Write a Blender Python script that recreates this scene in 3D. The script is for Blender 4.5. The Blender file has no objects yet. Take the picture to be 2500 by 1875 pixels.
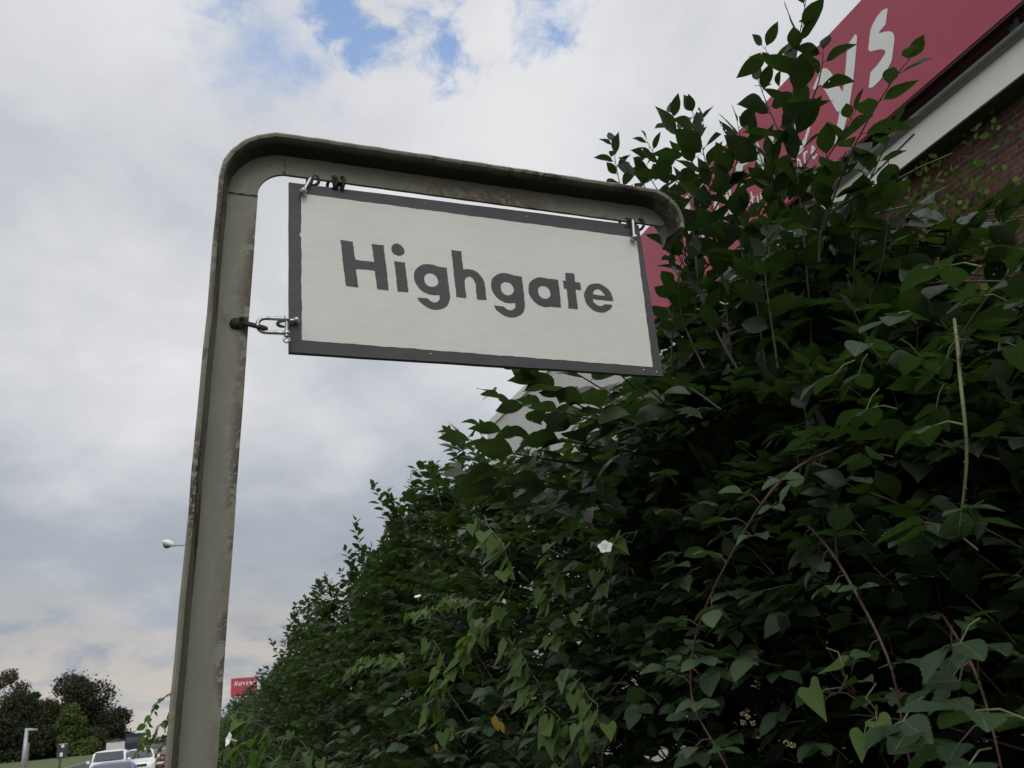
import bpy, math, random
import numpy as np
from mathutils import Vector, Matrix

random.seed(7)
RNG = np.random.default_rng(11)
SC = bpy.context.scene
COL = SC.collection
R = math.radians

# ------------------------------------------------------------------ camera
EYE = 1.75
FPX, PITCH, ROLL = 2050.0, R(20.8), R(5.5)          # focal length in photo pixels (2500 wide)
_right = np.array([1.0, 0, 0]); _up0 = np.array([0, -math.sin(PITCH), math.cos(PITCH)])
_fwd = np.array([0, math.cos(PITCH), math.sin(PITCH)])
CX = _right * math.cos(ROLL) - _up0 * math.sin(ROLL)
CY = _right * math.sin(ROLL) + _up0 * math.cos(ROLL)
CAMP = np.array([0, 0, EYE])
cam = bpy.data.cameras.new('Camera')
cam.sensor_width = 36.0
cam.lens = 36.0 * FPX / 2500.0
cam.clip_start = 0.05
cam.clip_end = 6000
cam.dof.use_dof = True
cam.dof.focus_distance = 1.9
cam.dof.aperture_fstop = 13.0
camo = bpy.data.objects.new('Camera', cam)
COL.objects.link(camo)
M = Matrix.Identity(4)
for i in range(3):
    M[i][0] = CX[i]; M[i][1] = CY[i]; M[i][2] = -_fwd[i]; M[i][3] = CAMP[i]
camo.matrix_world = M
SC.camera = camo

# street frame: U runs along the road away from the camera, V to the right of it
AZ = R(-22.6)
U = np.array([math.sin(AZ), math.cos(AZ), 0]); V = np.array([math.cos(AZ), -math.sin(AZ), 0])
Z = np.array([0, 0, 1.0])


def ray(px, py):
    return CX * (px - 1250) / FPX - CY * (py - 937.5) / FPX + _fwd


def at_v(px, py, v):                                # point of a sight line on the plane v metres right of the eye
    d = ray(px, py)
    return CAMP + d * (v / (d @ V))


def at_d(px, py, dist):                             # point of a sight line at a horizontal distance
    d = ray(px, py)
    return CAMP + d * (dist / math.hypot(d[0], d[1]))


def W(u, v, z):                                     # street coordinates to world
    return U * u + V * v + Z * z


# ------------------------------------------------------------------ light
SUN_EL, SUN_AZ = R(40), R(166)
sd = np.array([math.sin(SUN_AZ) * math.cos(SUN_EL), math.cos(SUN_AZ) * math.cos(SUN_EL), math.sin(SUN_EL)])
sun = bpy.data.lights.new('Sun', 'SUN')
sun.energy = 0.7
sun.angle = R(24)
sun.color = (1.0, 0.95, 0.88)
suno = bpy.data.objects.new('Sun', sun)
COL.objects.link(suno)
suno.rotation_euler = Vector(-sd).to_track_quat('-Z', 'Y').to_euler()

SC.view_settings.view_transform = 'Standard'
SC.view_settings.look = 'None'
SC.view_settings.exposure = 0.0
SC.view_settings.gamma = 1.0
SC.view_settings.use_curve_mapping = False


# ------------------------------------------------------------------ node helpers
class NT:
    def __init__(s, tree):
        s.t = tree; s.n = tree.nodes; s.l = tree.links

    def new(s, typ, **kw):
        n = s.n.new(typ)
        for k, v in kw.items():
            setattr(n, k, v)
        return n

    def link(s, a, b):
        s.l.new(a, b)

    def val(s, sock, v):
        if isinstance(v, bpy.types.NodeSocket):
            s.l.new(v, sock)
        else:
            sock.default_value = v

    def math(s, op, a, b=None, c=None, clamp=False):
        n = s.new('ShaderNodeMath', operation=op, use_clamp=clamp)
        s.val(n.inputs[0], a)
        if b is not None: s.val(n.inputs[1], b)
        if c is not None: s.val(n.inputs[2], c)
        return n.outputs[0]

    def vmath(s, op, a, b=None):
        n = s.new('ShaderNodeVectorMath', operation=op)
        s.val(n.inputs[0], a)
        if b is not None: s.val(n.inputs[1], b)
        return n.outputs['Value'] if op in ('DOT_PRODUCT', 'LENGTH') else n.outputs[0]

    def mix(s, f, a, b):
        n = s.new('ShaderNodeMix', data_type='RGBA')
        s.val(n.inputs[0], f)
        s.val(n.inputs[6], a if not isinstance(a, tuple) else (*a, 1)[:4])
        s.val(n.inputs[7], b if not isinstance(b, tuple) else (*b, 1)[:4])
        return n.outputs[2]

    def noise(s, vec, scale, detail=4, rough=0.55, dim='3D', dist=0.0):
        n = s.new('ShaderNodeTexNoise', noise_dimensions=dim)
        if vec is not None: s.l.new(vec, n.inputs['Vector'])
        n.inputs['Scale'].default_value = scale
        n.inputs['Detail'].default_value = detail
        n.inputs['Roughness'].default_value = rough
        n.inputs['Distortion'].default_value = dist
        return n.outputs['Fac']

    def ramp(s, f, stops):
        n = s.new('ShaderNodeValToRGB')
        s.l.new(f, n.inputs[0])
        el = n.color_ramp.elements
        while len(el) < len(stops): el.new(0.5)
        for e, (p, c) in zip(el, stops):
            e.position = p
            e.color = (c, c, c, 1) if not isinstance(c, tuple) else (*c, 1)
        return n.outputs[0]

    def smooth(s, x, a, b):
        n = s.new('ShaderNodeMapRange', interpolation_type='SMOOTHSTEP')
        s.val(n.inputs[0], x)
        n.inputs[1].default_value = a; n.inputs[2].default_value = b
        return n.outputs[0]


# ------------------------------------------------------------------ world: real sky seen through broken cloud
wd = bpy.data.worlds.new('World')
SC.world = wd
wd.use_nodes = True
nt = NT(wd.node_tree)
nt.n.clear()
wout = nt.new('ShaderNodeOutputWorld')
bg = nt.new('ShaderNodeBackground')
nt.link(bg.outputs[0], wout.inputs[0])
bg.inputs[1].default_value = 0.1
sky = nt.new('ShaderNodeTexSky', sky_type='NISHITA')
sky.sun_disc = False
sky.sun_elevation = SUN_EL
sky.sun_rotation = SUN_AZ
sky.air_density = 1.0
sky.dust_density = 0.6
tc = nt.new('ShaderNodeTexCoord')
D = nt.vmath('NORMALIZE', tc.outputs['Generated'])
sep = nt.new('ShaderNodeSeparateXYZ')
nt.link(D, sep.inputs[0])
dz = sep.outputs[2]
den = nt.math('ADD', nt.math('MAXIMUM', dz, 0.0), 0.34)
comb = nt.new('ShaderNodeCombineXYZ')
nt.link(nt.math('DIVIDE', sep.outputs[0], den), comb.inputs[0])
nt.link(nt.math('DIVIDE', sep.outputs[1], den), comb.inputs[1])
PL = comb.outputs[0]
n1 = nt.noise(PL, 1.9, 6, 0.48, dist=0.25)
n2 = nt.noise(PL, 5.5, 6, 0.6, dist=0.3)
n3 = nt.noise(PL, 0.9, 3, 0.5)
n4 = nt.noise(PL, 15.0, 9, 0.68, dist=0.35)
# cloud brightness
lum = nt.math('ADD', nt.math('MULTIPLY', n1, 0.58), nt.math('ADD', nt.math('MULTIPLY', n2, 0.16), nt.math('MULTIPLY', n3, 0.26)))
dark_near = nt.smooth(dz, 0.10, 0.46)                # heavier grey cloud bases low down
lumb = nt.math('ADD', nt.math('ADD', lum, -0.150), nt.math('MULTIPLY', dark_near, 0.235))
cl = nt.ramp(lumb, [(0.28, (3.4, 3.75, 4.25)), (0.41, (4.15, 4.55, 5.1)), (0.51, (5.9, 6.1, 6.5)), (0.64, (7.9, 7.9, 8.1))])
warm = nt.math('MULTIPLY', nt.smooth(dz, 0.20, 0.03), nt.smooth(n2, 0.34, 0.58))
cl = nt.mix(nt.math('MULTIPLY', warm, 0.85), cl, (6.2, 5.6, 5.0))
# brighter cloud on the sun's side
sunside = nt.smooth(nt.vmath('DOT_PRODUCT', D, tuple(sd)), 0.1, 0.95)
clb = nt.new('ShaderNodeVectorMath', operation='SCALE')
nt.link(cl, clb.inputs[0])
nt.link(nt.math('ADD', 1.0, nt.math('MULTIPLY', sunside, 0.75)), clb.inputs['Scale'])
cl = clb.outputs[0]


def gap(px, py, r, soft):
    d = ray(px, py); d = d / np.linalg.norm(d)
    dist = nt.vmath('LENGTH', nt.vmath('SUBTRACT', D, tuple(d)))
    wob = nt.math('MULTIPLY', nt.math('SUBTRACT', n4, 0.5), 0.20)
    wob2 = nt.math('MULTIPLY', nt.math('SUBTRACT', n2, 0.5), 0.06)
    return nt.smooth(nt.math('ADD', dist, nt.math('ADD', wob, wob2)), r + soft, r - soft)


g = None
for (px, py, r, s) in [(825, 40, 0.034, 0.024), (885, 85, 0.034, 0.024), (950, 85, 0.022, 0.024), (1000, 50, 0.014, 0.03), (1085, 110, 0.022, 0.026),
                       (1330, 95, 0.012, 0.03), (650, 120, 0.020, 0.075), (740, 150, 0.014, 0.06), (1325, 10, 0.012, 0.04), (560, 40, 0.010, 0.05)]:
    a = gap(px, py, r, s)
    g = a if g is None else nt.math('MAXIMUM', g, a)
skyc = nt.new('ShaderNodeVectorMath', operation='SCALE')
nt.link(sky.outputs[0], skyc.inputs[0])
skyc.inputs['Scale'].default_value = 2.8
mix = nt.mix(nt.math('MULTIPLY', g, 0.9), cl, skyc.outputs[0])
nt.link(mix, bg.inputs[0])


# ------------------------------------------------------------------ materials
def mat(name):
    m = bpy.data.materials.new(name)
    m.use_nodes = True
    t = NT(m.node_tree)
    b = m.node_tree.nodes['Principled BSDF']
    return m, t, b


def simple(name, col, rough=0.6, metal=0.0, var=0.12, scale=8.0, spec=0.4, bump=0.0):
    m, t, b = mat(name)
    tcn = t.new('ShaderNodeTexCoord')
    n = t.noise(tcn.outputs['Object'], scale, 5, 0.6)
    lo = tuple(c * (1 - var) for c in col); hi = tuple(min(1, c * (1 + var)) for c in col)
    t.link(t.mix(t.smooth(n, 0.3, 0.7), lo, hi), b.inputs['Base Color'])
    b.inputs['Roughness'].default_value = rough
    b.inputs['Metallic'].default_value = metal
    b.inputs['Specular IOR Level'].default_value = spec
    if bump:
        bn = t.new('ShaderNodeBump'); bn.inputs['Strength'].default_value = bump
        bn.inputs['Distance'].default_value = 0.01
        t.link(n, bn.inputs['Height']); t.link(bn.outputs[0], b.inputs['Normal'])
    return m


def m_post():
    m, t, b = mat('weathered_grey_green_paint')
    tcn = t.new('ShaderNodeTexCoord'); o = tcn.outputs['Object']
    mp = t.new('ShaderNodeMapping'); mp.inputs['Scale'].default_value = (1, 1, 0.35)
    t.link(o, mp.inputs[0])
    fine = t.noise(o, 60, 6, 0.65); mid = t.noise(mp.outputs[0], 14, 6, 0.6); big = t.noise(o, 4, 4, 0.6)
    col = t.mix(t.smooth(mid, 0.35, 0.7), (0.172, 0.172, 0.130), (0.232, 0.230, 0.182))
    stain = t.math('MULTIPLY', t.smooth(mid, 0.56, 0.70), t.smooth(fine, 0.35, 0.6))
    col = t.mix(t.math('MULTIPLY', stain, 0.65), col, (0.07, 0.06, 0.04))
    # wear along the flange and the lower edge of the web, painted per vertex band by an attribute
    at = t.new('ShaderNodeAttribute'); at.attribute_name = 'wear'
    patch = t.smooth(t.noise(mp.outputs[0], 7, 3, 0.5), 0.44, 0.60)
    chips = t.math('MULTIPLY', t.math('MULTIPLY', at.outputs['Fac'], t.math('ADD', 0.12, t.math('MULTIPLY', patch, 0.95))), t.smooth(t.math('ADD', t.math('MULTIPLY', mid, 0.55), t.math('MULTIPLY', fine, 0.45)), 0.50, 0.53))
    col = t.mix(chips, col, t.mix(t.smooth(fine, 0.42, 0.6), (0.030, 0.027, 0.020), (0.105, 0.095, 0.070)))
    ru = t.new('ShaderNodeAttribute'); ru.attribute_name = 'rust'
    rust = t.math('MULTIPLY', ru.outputs['Fac'], t.smooth(t.math('ADD', t.math('MULTIPLY', fine, 0.65), t.math('MULTIPLY', big, 0.35)), 0.43, 0.53))
    col = t.mix(t.math('MULTIPLY', rust, 0.85), col, (0.090, 0.040, 0.016))
    gr = t.new('ShaderNodeAttribute'); gr.attribute_name = 'grime'   # near-black on the inner flange face, strongest along arm and tip
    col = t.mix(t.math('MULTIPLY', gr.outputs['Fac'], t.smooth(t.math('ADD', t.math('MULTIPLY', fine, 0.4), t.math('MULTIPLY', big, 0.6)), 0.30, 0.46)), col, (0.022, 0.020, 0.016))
    t.link(col, b.inputs['Base Color'])
    b.inputs['Roughness'].default_value = 0.62
    b.inputs['Specular IOR Level'].default_value = 0.3
    bn = t.new('ShaderNodeBump'); bn.inputs['Strength'].default_value = 0.35; bn.inputs['Distance'].default_value = 0.002
    t.link(t.math('ADD', t.math('MULTIPLY', fine, 0.5), t.math('MULTIPLY', chips, -0.6)), bn.inputs['Height'])
    t.link(bn.outputs[0], b.inputs['Normal'])
    return m


def m_handpaint(name, col, var, spots):
    m, t, b = mat(name)
    tcn = t.new('ShaderNodeTexCoord'); o = tcn.outputs['Object']
    mp = t.new('ShaderNodeMapping'); mp.inputs['Scale'].default_value = (6, 60, 90)
    t.link(o, mp.inputs[0])
    streak = t.noise(mp.outputs[0], 1.0, 4, 0.6)
    big = t.noise(o, 5, 3, 0.5); sp = t.noise(o, 140, 2, 0.5)
    f = t.math('ADD', t.math('MULTIPLY', streak, 0.5), t.math('MULTIPLY', big, 0.5))
    c = t.mix(t.smooth(f, 0.3, 0.7), tuple(x * (1 - var) for x in col), tuple(x * (1 + var) for x in col))
    if spots:
        c = t.mix(t.math('MULTIPLY', t.smooth(sp, 0.74, 0.80), 0.45), c, tuple(x * 0.35 for x in col))
    t.link(c, b.inputs['Base Color'])
    b.inputs['Roughness'].default_value = 0.55
    b.inputs['Specular IOR Level'].default_value = 0.25
    bn = t.new('ShaderNodeBump'); bn.inputs['Strength'].default_value = 0.25; bn.inputs['Distance'].default_value = 0.001
    t.link(streak, bn.inputs['Height']); t.link(bn.outputs[0], b.inputs['Normal'])
    return m


def m_leaf(name, dark, light, trans, rough=0.5, vein=0.35, tw=0.28, spec=0.2, holes=0.0):
    m, t, b = mat(name)
    at = t.new('ShaderNodeAttribute'); at.attribute_name = 'tint'
    uv = t.new('ShaderNodeUVMap')
    sp = t.new('ShaderNodeSeparateXYZ'); t.link(uv.outputs[0], sp.inputs[0])
    ay = t.math('ABSOLUTE', sp.outputs[1])
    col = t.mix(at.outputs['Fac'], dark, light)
    mid = t.smooth(ay, 0.045, 0.012)
    lat = t.math('PINGPONG', t.math('SUBTRACT', t.math('MULTIPLY', sp.outputs[0], 7.0), t.math('MULTIPLY', ay, 4.0)), 0.5)
    lv = t.smooth(lat, 0.10, 0.0)
    vv = t.math('MULTIPLY', t.math('MAXIMUM', mid, t.math('MULTIPLY', lv, 0.55)), vein)
    col2 = t.mix(vv, col, tuple(min(1, c * 1.9 + 0.01) for c in light))
    geo = t.new('ShaderNodeNewGeometry')
    nz = t.noise(geo.outputs['Position'], 35, 3, 0.6)
    col2 = t.mix(t.math('MULTIPLY', t.smooth(nz, 0.55, 0.8), 0.35), col2, tuple(c * 0.6 for c in dark))
    t.link(col2, b.inputs['Base Color'])
    b.inputs['Roughness'].default_value = rough
    b.inputs['Specular IOR Level'].default_value = spec
    tr = t.new('ShaderNodeBsdfTranslucent')
    tr.inputs['Color'].default_value = (*trans, 1)
    mx = t.new('ShaderNodeMixShader'); mx.inputs[0].default_value = tw
    t.link(b.outputs[0], mx.inputs[1]); t.link(tr.outputs[0], mx.inputs[2])
    bn = t.new('ShaderNodeBump'); bn.inputs['Strength'].default_value = 0.3; bn.inputs['Distance'].default_value = 0.002
    t.link(t.math('SUBTRACT', 0.0, vv), bn.inputs['Height']); t.link(bn.outputs[0], b.inputs['Normal'])
    out = m.node_tree.nodes['Material Output']
    last = mx.outputs[0]
    if holes:                                          # holes eaten by insects
        hn = t.noise(geo.outputs['Position'], 58, 2, 0.4)
        hb = t.noise(geo.outputs['Position'], 5, 2, 0.5)
        tp_ = t.new('ShaderNodeBsdfTransparent')
        mh = t.new('ShaderNodeMixShader')
        t.link(t.math('GREATER_THAN', t.math('ADD', hn, t.math('MULTIPLY', hb, 0.35)), 0.99 - holes), mh.inputs[0])
        t.link(last, mh.inputs[1]); t.link(tp_.outputs[0], mh.inputs[2])
        last = mh.outputs[0]
    t.link(last, out.inputs[0])
    return m


def m_brick():
    m, t, b = mat('red_brown_brick')
    uv = t.new('ShaderNodeUVMap')
    br = t.new('ShaderNodeTexBrick')
    t.link(uv.outputs[0], br.inputs['Vector'])
    br.inputs['Scale'].default_value = 1.0
    br.inputs['Brick Width'].default_value = 0.225
    br.inputs['Row Height'].default_value = 0.075
    br.inputs['Mortar Size'].default_value = 0.006
    br.inputs['Mortar Smooth'].default_value = 0.2
    br.inputs['Bias'].default_value = 0.0
    br.inputs['Color1'].default_value = (0.20, 0.076, 0.056, 1)
    br.inputs['Color2'].default_value = (0.095, 0.044, 0.040, 1)
    br.inputs['Mortar'].default_value = (0.20, 0.17, 0.15, 1)
    n = t.noise(uv.outputs[0], 2.2, 5, 0.6); n2_ = t.noise(uv.outputs[0], 40, 3, 0.6)
    c = t.mix(t.math('MULTIPLY', t.smooth(n, 0.4, 0.7), 0.4), br.outputs[0], (0.10, 0.06, 0.05))
    c = t.mix(t.math('MULTIPLY', t.smooth(n2_, 0.5, 0.8), 0.3), c, (0.06, 0.035, 0.03))
    t.link(c, b.inputs['Base Color'])
    b.inputs['Roughness'].default_value = 0.9
    bn = t.new('ShaderNodeBump'); bn.inputs['Strength'].default_value = 0.6; bn.inputs['Distance'].default_value = 0.01
    t.link(t.math('SUBTRACT', 1.0, br.outputs['Fac']), bn.inputs['Height']); t.link(bn.outputs[0], b.inputs['Normal'])
    return m


def m_glass(name):
    m, t, b = mat(name)
    b.inputs['Base Color'].default_value = (0.03, 0.036, 0.045, 1)
    b.inputs['Roughness'].default_value = 0.06
    b.inputs['Specular IOR Level'].default_value = 0.9
    return m


def m_grass():
    m, t, b = mat('mown_grass')
    geo = t.new('ShaderNodeNewGeometry')
    n = t.noise(geo.outputs['Position'], 0.15, 6, 0.6); n2_ = t.noise(geo.outputs['Position'], 6, 4, 0.7)
    c = t.mix(t.smooth(n, 0.35, 0.65), (0.060, 0.090, 0.018), (0.085, 0.115, 0.026))
    c = t.mix(t.math('MULTIPLY', n2_, 0.5), c, (0.050, 0.070, 0.016))
    t.link(c, b.inputs['Base Color'])
    b.inputs['Roughness'].default_value = 0.95
    return m


MAT = dict(
    post=m_post(),
    white=m_handpaint('hand_painted_off_white', (0.645, 0.64, 0.60), 0.05, True),
    dark=m_handpaint('hand_painted_charcoal', (0.068, 0.067, 0.070), 0.16, False),
    letter=m_handpaint('brushed_dark_grey_lettering', (0.072, 0.070, 0.072), 0.15, False),
    zinc=simple('zinc_plated_steel', (0.40, 0.43, 0.41), 0.42, 1.0, 0.35, 160),
    rusty=simple('blackened_rusty_iron', (0.028, 0.023, 0.018), 0.75, 0.0, 0.5, 90, bump=0.4),
    brick=m_brick(),
    red=simple('red_sign_vinyl', (0.40, 0.050, 0.092), 0.42, 0, 0.05, 1.2),
    maroon=simple('dark_maroon_trim', (0.05, 0.008, 0.012), 0.6, 0, 0.2, 2),
    signwhite=simple('white_vinyl_lettering', (0.78, 0.78, 0.76), 0.45, 0, 0.03, 3),
    fascia=simple('white_fascia_board', (0.70, 0.69, 0.65), 0.5, 0, 0.05, 1.5),
    gutter=simple('grey_gutter', (0.20, 0.20, 0.19), 0.5, 0, 0.1, 3),
    soffit=simple('dark_soffit', (0.05, 0.045, 0.04), 0.8, 0, 0.2, 2),
    cladding=simple('pale_grey_cladding', (0.55, 0.54, 0.52), 0.6, 0, 0.05, 0.6),
    mauve=simple('mauve_brown_cladding', (0.16, 0.125, 0.14), 0.7, 0, 0.1, 0.8),
    roof=simple('dark_roof_felt', (0.06, 0.06, 0.065), 0.8, 0, 0.2, 1),
    stem=simple('grey_green_shoot', (0.050, 0.045, 0.028), 0.7, 0, 0.3, 25),
    bark=simple('rough_brown_bark', (0.07, 0.052, 0.036), 0.9, 0, 0.35, 12, bump=0.5),
    cane=simple('reddish_bramble_cane', (0.080, 0.042, 0.034), 0.55, 0, 0.3, 20),
    cane_g=simple('green_bramble_cane', (0.115, 0.125, 0.055), 0.55, 0, 0.25, 20),
    asphalt=simple('worn_asphalt', (0.055, 0.055, 0.056), 0.9, 0, 0.2, 3, bump=0.3),
    paving=simple('grey_paving', (0.15, 0.145, 0.135), 0.9, 0, 0.15, 2, bump=0.2),
    kerb=simple('concrete_kerb', (0.32, 0.31, 0.29), 0.9, 0, 0.12, 4),
    linepaint=simple('white_road_paint', (0.72, 0.72, 0.70), 0.7, 0, 0.1, 5),
    grass=m_grass(),
    carwhite=simple('white_car_paint', (0.80, 0.80, 0.79), 0.22, 0, 0.02, 1, spec=0.6),
    carblue=simple('blue_car_paint', (0.035, 0.085, 0.30), 0.22, 0, 0.05, 1, spec=0.6),
    carred=simple('red_car_paint', (0.42, 0.035, 0.045), 0.25, 0, 0.05, 1, spec=0.6),
    navy=simple('navy_lorry_paint', (0.012, 0.018, 0.055), 0.45, 0, 0.1, 1),
    glass=m_glass('dark_car_glass'),
    tyre=simple('black_rubber', (0.02, 0.02, 0.02), 0.85, 0, 0.2, 20),
    trim=simple('black_plastic_trim', (0.025, 0.025, 0.026), 0.6, 0, 0.2, 10),
    alloy=simple('alloy_wheel', (0.5, 0.5, 0.5), 0.35, 1, 0.1, 10),
    lens=simple('clear_headlamp_lens', (0.72, 0.75, 0.78), 0.12, 0, 0.05, 10, spec=0.8),
    plate=simple('white_number_plate', (0.75, 0.75, 0.72), 0.4, 0, 0.03, 10),
    lamp=simple('galvanised_lamp_steel', (0.36, 0.38, 0.39), 0.45, 0.4, 0.1, 4),
    lamphood=simple('pale_lamp_hood', (0.75, 0.75, 0.73), 0.35, 0, 0.05, 4),
    darkpost=simple('dark_painted_post', (0.045, 0.047, 0.045), 0.6, 0, 0.2, 4),
    flower=simple('white_trumpet_petal', (0.82, 0.82, 0.78), 0.6, 0, 0.04, 30),
    berry=simple('unripe_green_red_berry', (0.16, 0.05, 0.04), 0.4, 0, 0.4, 90),
    budgreen=simple('pale_green_bud', (0.20, 0.22, 0.10), 0.6, 0, 0.3, 60),
)
LEAF = dict(
    elm=m_leaf('dark_serrate_leaf', (0.011, 0.021, 0.009), (0.036, 0.054, 0.025), (0.05, 0.105, 0.014), rough=0.4, spec=0.3, holes=0.06),
    shade=m_leaf('shade_dimmed_leaf', (0.007, 0.013, 0.006), (0.020, 0.032, 0.015), (0.025, 0.055, 0.01)),  # leaf green darkened to stand in for shade inside the hedge
    lean=m_leaf('greyish_broad_leaf', (0.016, 0.028, 0.012), (0.075, 0.098, 0.052), (0.07, 0.14, 0.02), rough=0.4, spec=0.35, holes=0.06),
    elm2=m_leaf('mid_green_shrub_leaf', (0.013, 0.024, 0.010), (0.048, 0.069, 0.028), (0.075, 0.150, 0.02)),
    bramble=m_leaf('bramble_leaf', (0.024, 0.046, 0.022), (0.075, 0.118, 0.060), (0.06, 0.13, 0.02), vein=0.45),
    bind=m_leaf('bindweed_leaf', (0.036, 0.072, 0.017), (0.092, 0.150, 0.034), (0.14, 0.27, 0.03), vein=0.3, tw=0.36),
    yellow=m_leaf('yellowed_leaf', (0.30, 0.20, 0.03), (0.42, 0.30, 0.06), (0.40, 0.30, 0.05), vein=0.2),
    ivy=m_leaf('wall_creeper_leaf', (0.045, 0.085, 0.018), (0.12, 0.19, 0.035), (0.16, 0.30, 0.03)),
)


def m_tree(name, dark, light):
    return m_leaf(name, dark, light, tuple(c * 1.5 for c in light), rough=0.7, vein=0.0, tw=0.2)


# ------------------------------------------------------------------ object helpers
def tag(o, label=None, cat=None, group=None, kind=None):
    if label: o['label'] = label
    if cat: o['category'] = cat
    if group: o['group'] = group
    if kind: o['kind'] = kind
    return o


def thing(name, label, cat, loc=(0, 0, 0), group=None):
    o = bpy.data.objects.new(name, None)
    o.empty_display_size = 0.2
    COL.objects.link(o)
    o.location = Vector([float(x) for x in loc])
    return tag(o, label, cat, group)


def link_mesh(name, me, m, parent=None):
    o = bpy.data.objects.new(name, me)
    COL.objects.link(o)
    if m is not None: me.materials.append(m)
    if parent is not None:
        o.parent = parent
        bpy.context.view_layer.update()
        o.matrix_parent_inverse = parent.matrix_world.inverted()
    return o


class MB:
    """collects world-space geometry for ONE mesh"""
    def __init__(s):
        s.v = []; s.f = []; s.uv = {}; s.attr = {}

    def add(s, pts, faces, **attrs):
        o = len(s.v)
        s.v += [tuple(float(c) for c in p) for p in pts]
        s.f += [tuple(i + o for i in f) for f in faces]
        for k, vals in attrs.items():
            s.attr.setdefault(k, {}).update({o + i: x for i, x in enumerate(vals)})

    def quad(s, a, b, c, d, uv=None):
        o = len(s.v)
        s.add([a, b, c, d], [(0, 1, 2, 3)])
        if uv: s.uv[len(s.f) - 1] = uv

    def box(s, o, ax, ay, az):
        """corner o, edge vectors"""
        o, ax, ay, az = map(np.asarray, (o, ax, ay, az))
        p = [o, o + ax, o + ax + ay, o + ay]
        p = p + [q + az for q in p]
        s.add(p, [(3, 2, 1, 0), (4, 5, 6, 7), (0, 1, 5, 4), (1, 2, 6, 5), (2, 3, 7, 6), (3, 0, 4, 7)])

    def tube(s, pts, r, n=8, closed=False, cap=True):
        pts = [np.asarray(p, float) for p in pts]
        k = len(pts)
        rr = r if hasattr(r, '__len__') else [r] * k
        ref = None; rings = []
        for i in range(k):
            if closed: t = pts[(i + 1) % k] - pts[i - 1]
            else: t = pts[min(i + 1, k - 1)] - pts[max(i - 1, 0)]
            t = t / (np.linalg.norm(t) + 1e-12)
            if ref is None:
                ref = np.cross(t, [0.3, 0.5, 0.81]); ref /= np.linalg.norm(ref)
            a = ref - t * (ref @ t)
            if np.linalg.norm(a) < 1e-6: a = np.cross(t, [0.81, 0.3, 0.5])
            a /= np.linalg.norm(a); ref = a
            b = np.cross(t, a)
            rings.append([pts[i] + rr[i] * (math.cos(2 * math.pi * j / n) * a + math.sin(2 * math.pi * j / n) * b) for j in range(n)])
        V_ = [p for rg in rings for p in rg]
        F = []
        for i in range(k if closed else k - 1):
            i2 = (i + 1) % k
            for j in range(n):
                j2 = (j + 1) % n
                F.append((i * n + j, i * n + j2, i2 * n + j2, i2 * n + j))
        if cap and not closed:
            F.append(tuple(range(n - 1, -1, -1)))
            F.append(tuple((k - 1) * n + j for j in range(n)))
        s.add(V_, F)

    def cyl(s, a, b, r, n=16):
        s.tube([a, b], r, n)

    def ring(s, c, ax, ay, r, tr, n=28, m=8, a0=0, a1=2 * math.pi):
        c, ax, ay = map(np.asarray, (c, ax, ay))
        full = abs(a1 - a0) > 6.2
        k = n if full else n + 1
        pts = [c + r * (math.cos(a0 + (a1 - a0) * i / n) * ax + math.sin(a0 + (a1 - a0) * i / n) * ay) for i in range(k)]
        s.tube(pts, tr, m, closed=full)

    def lathe(s, c, axis, prof, n=20):
        axis = np.asarray(axis, float); axis /= np.linalg.norm(axis)
        a = np.cross(axis, [0.31, 0.52, 0.8]); a /= np.linalg.norm(a); b = np.cross(axis, a)
        pts = []; F = []
        for (r, h) in prof:
            for j in range(n):
                th = 2 * math.pi * j / n
                pts.append(np.asarray(c) + axis * h + r * (math.cos(th) * a + math.sin(th) * b))
        for i in range(len(prof) - 1):
            for j in range(n):
                j2 = (j + 1) % n
                F.append((i * n + j, i * n + j2, (i + 1) * n + j2, (i + 1) * n + j))
        s.add(pts, F)

    def build(s, name, m, parent=None, smooth=False):
        me = bpy.data.meshes.new(name)
        me.from_pydata(s.v, [], s.f)
        if s.uv:
            ul = me.uv_layers.new(name='UVMap')
            for fi, uvs in s.uv.items():
                for li, q in zip(me.polygons[fi].loop_indices, uvs):
                    ul.data[li].uv = q
        for k, dct in s.attr.items():
            at = me.attributes.new(k, 'FLOAT', 'POINT')
            arr = np.zeros(len(s.v), np.float32)
            for i, x in dct.items(): arr[i] = x
            at.data.foreach_set('value', arr)
        if smooth:
            me.polygons.foreach_set('use_smooth', [True] * len(me.polygons))
        me.update()
        o = link_mesh(name, me, m, parent)
        if smooth == 'angle':
            me.set_sharp_from_angle(angle=R(40))
        return o


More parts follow.
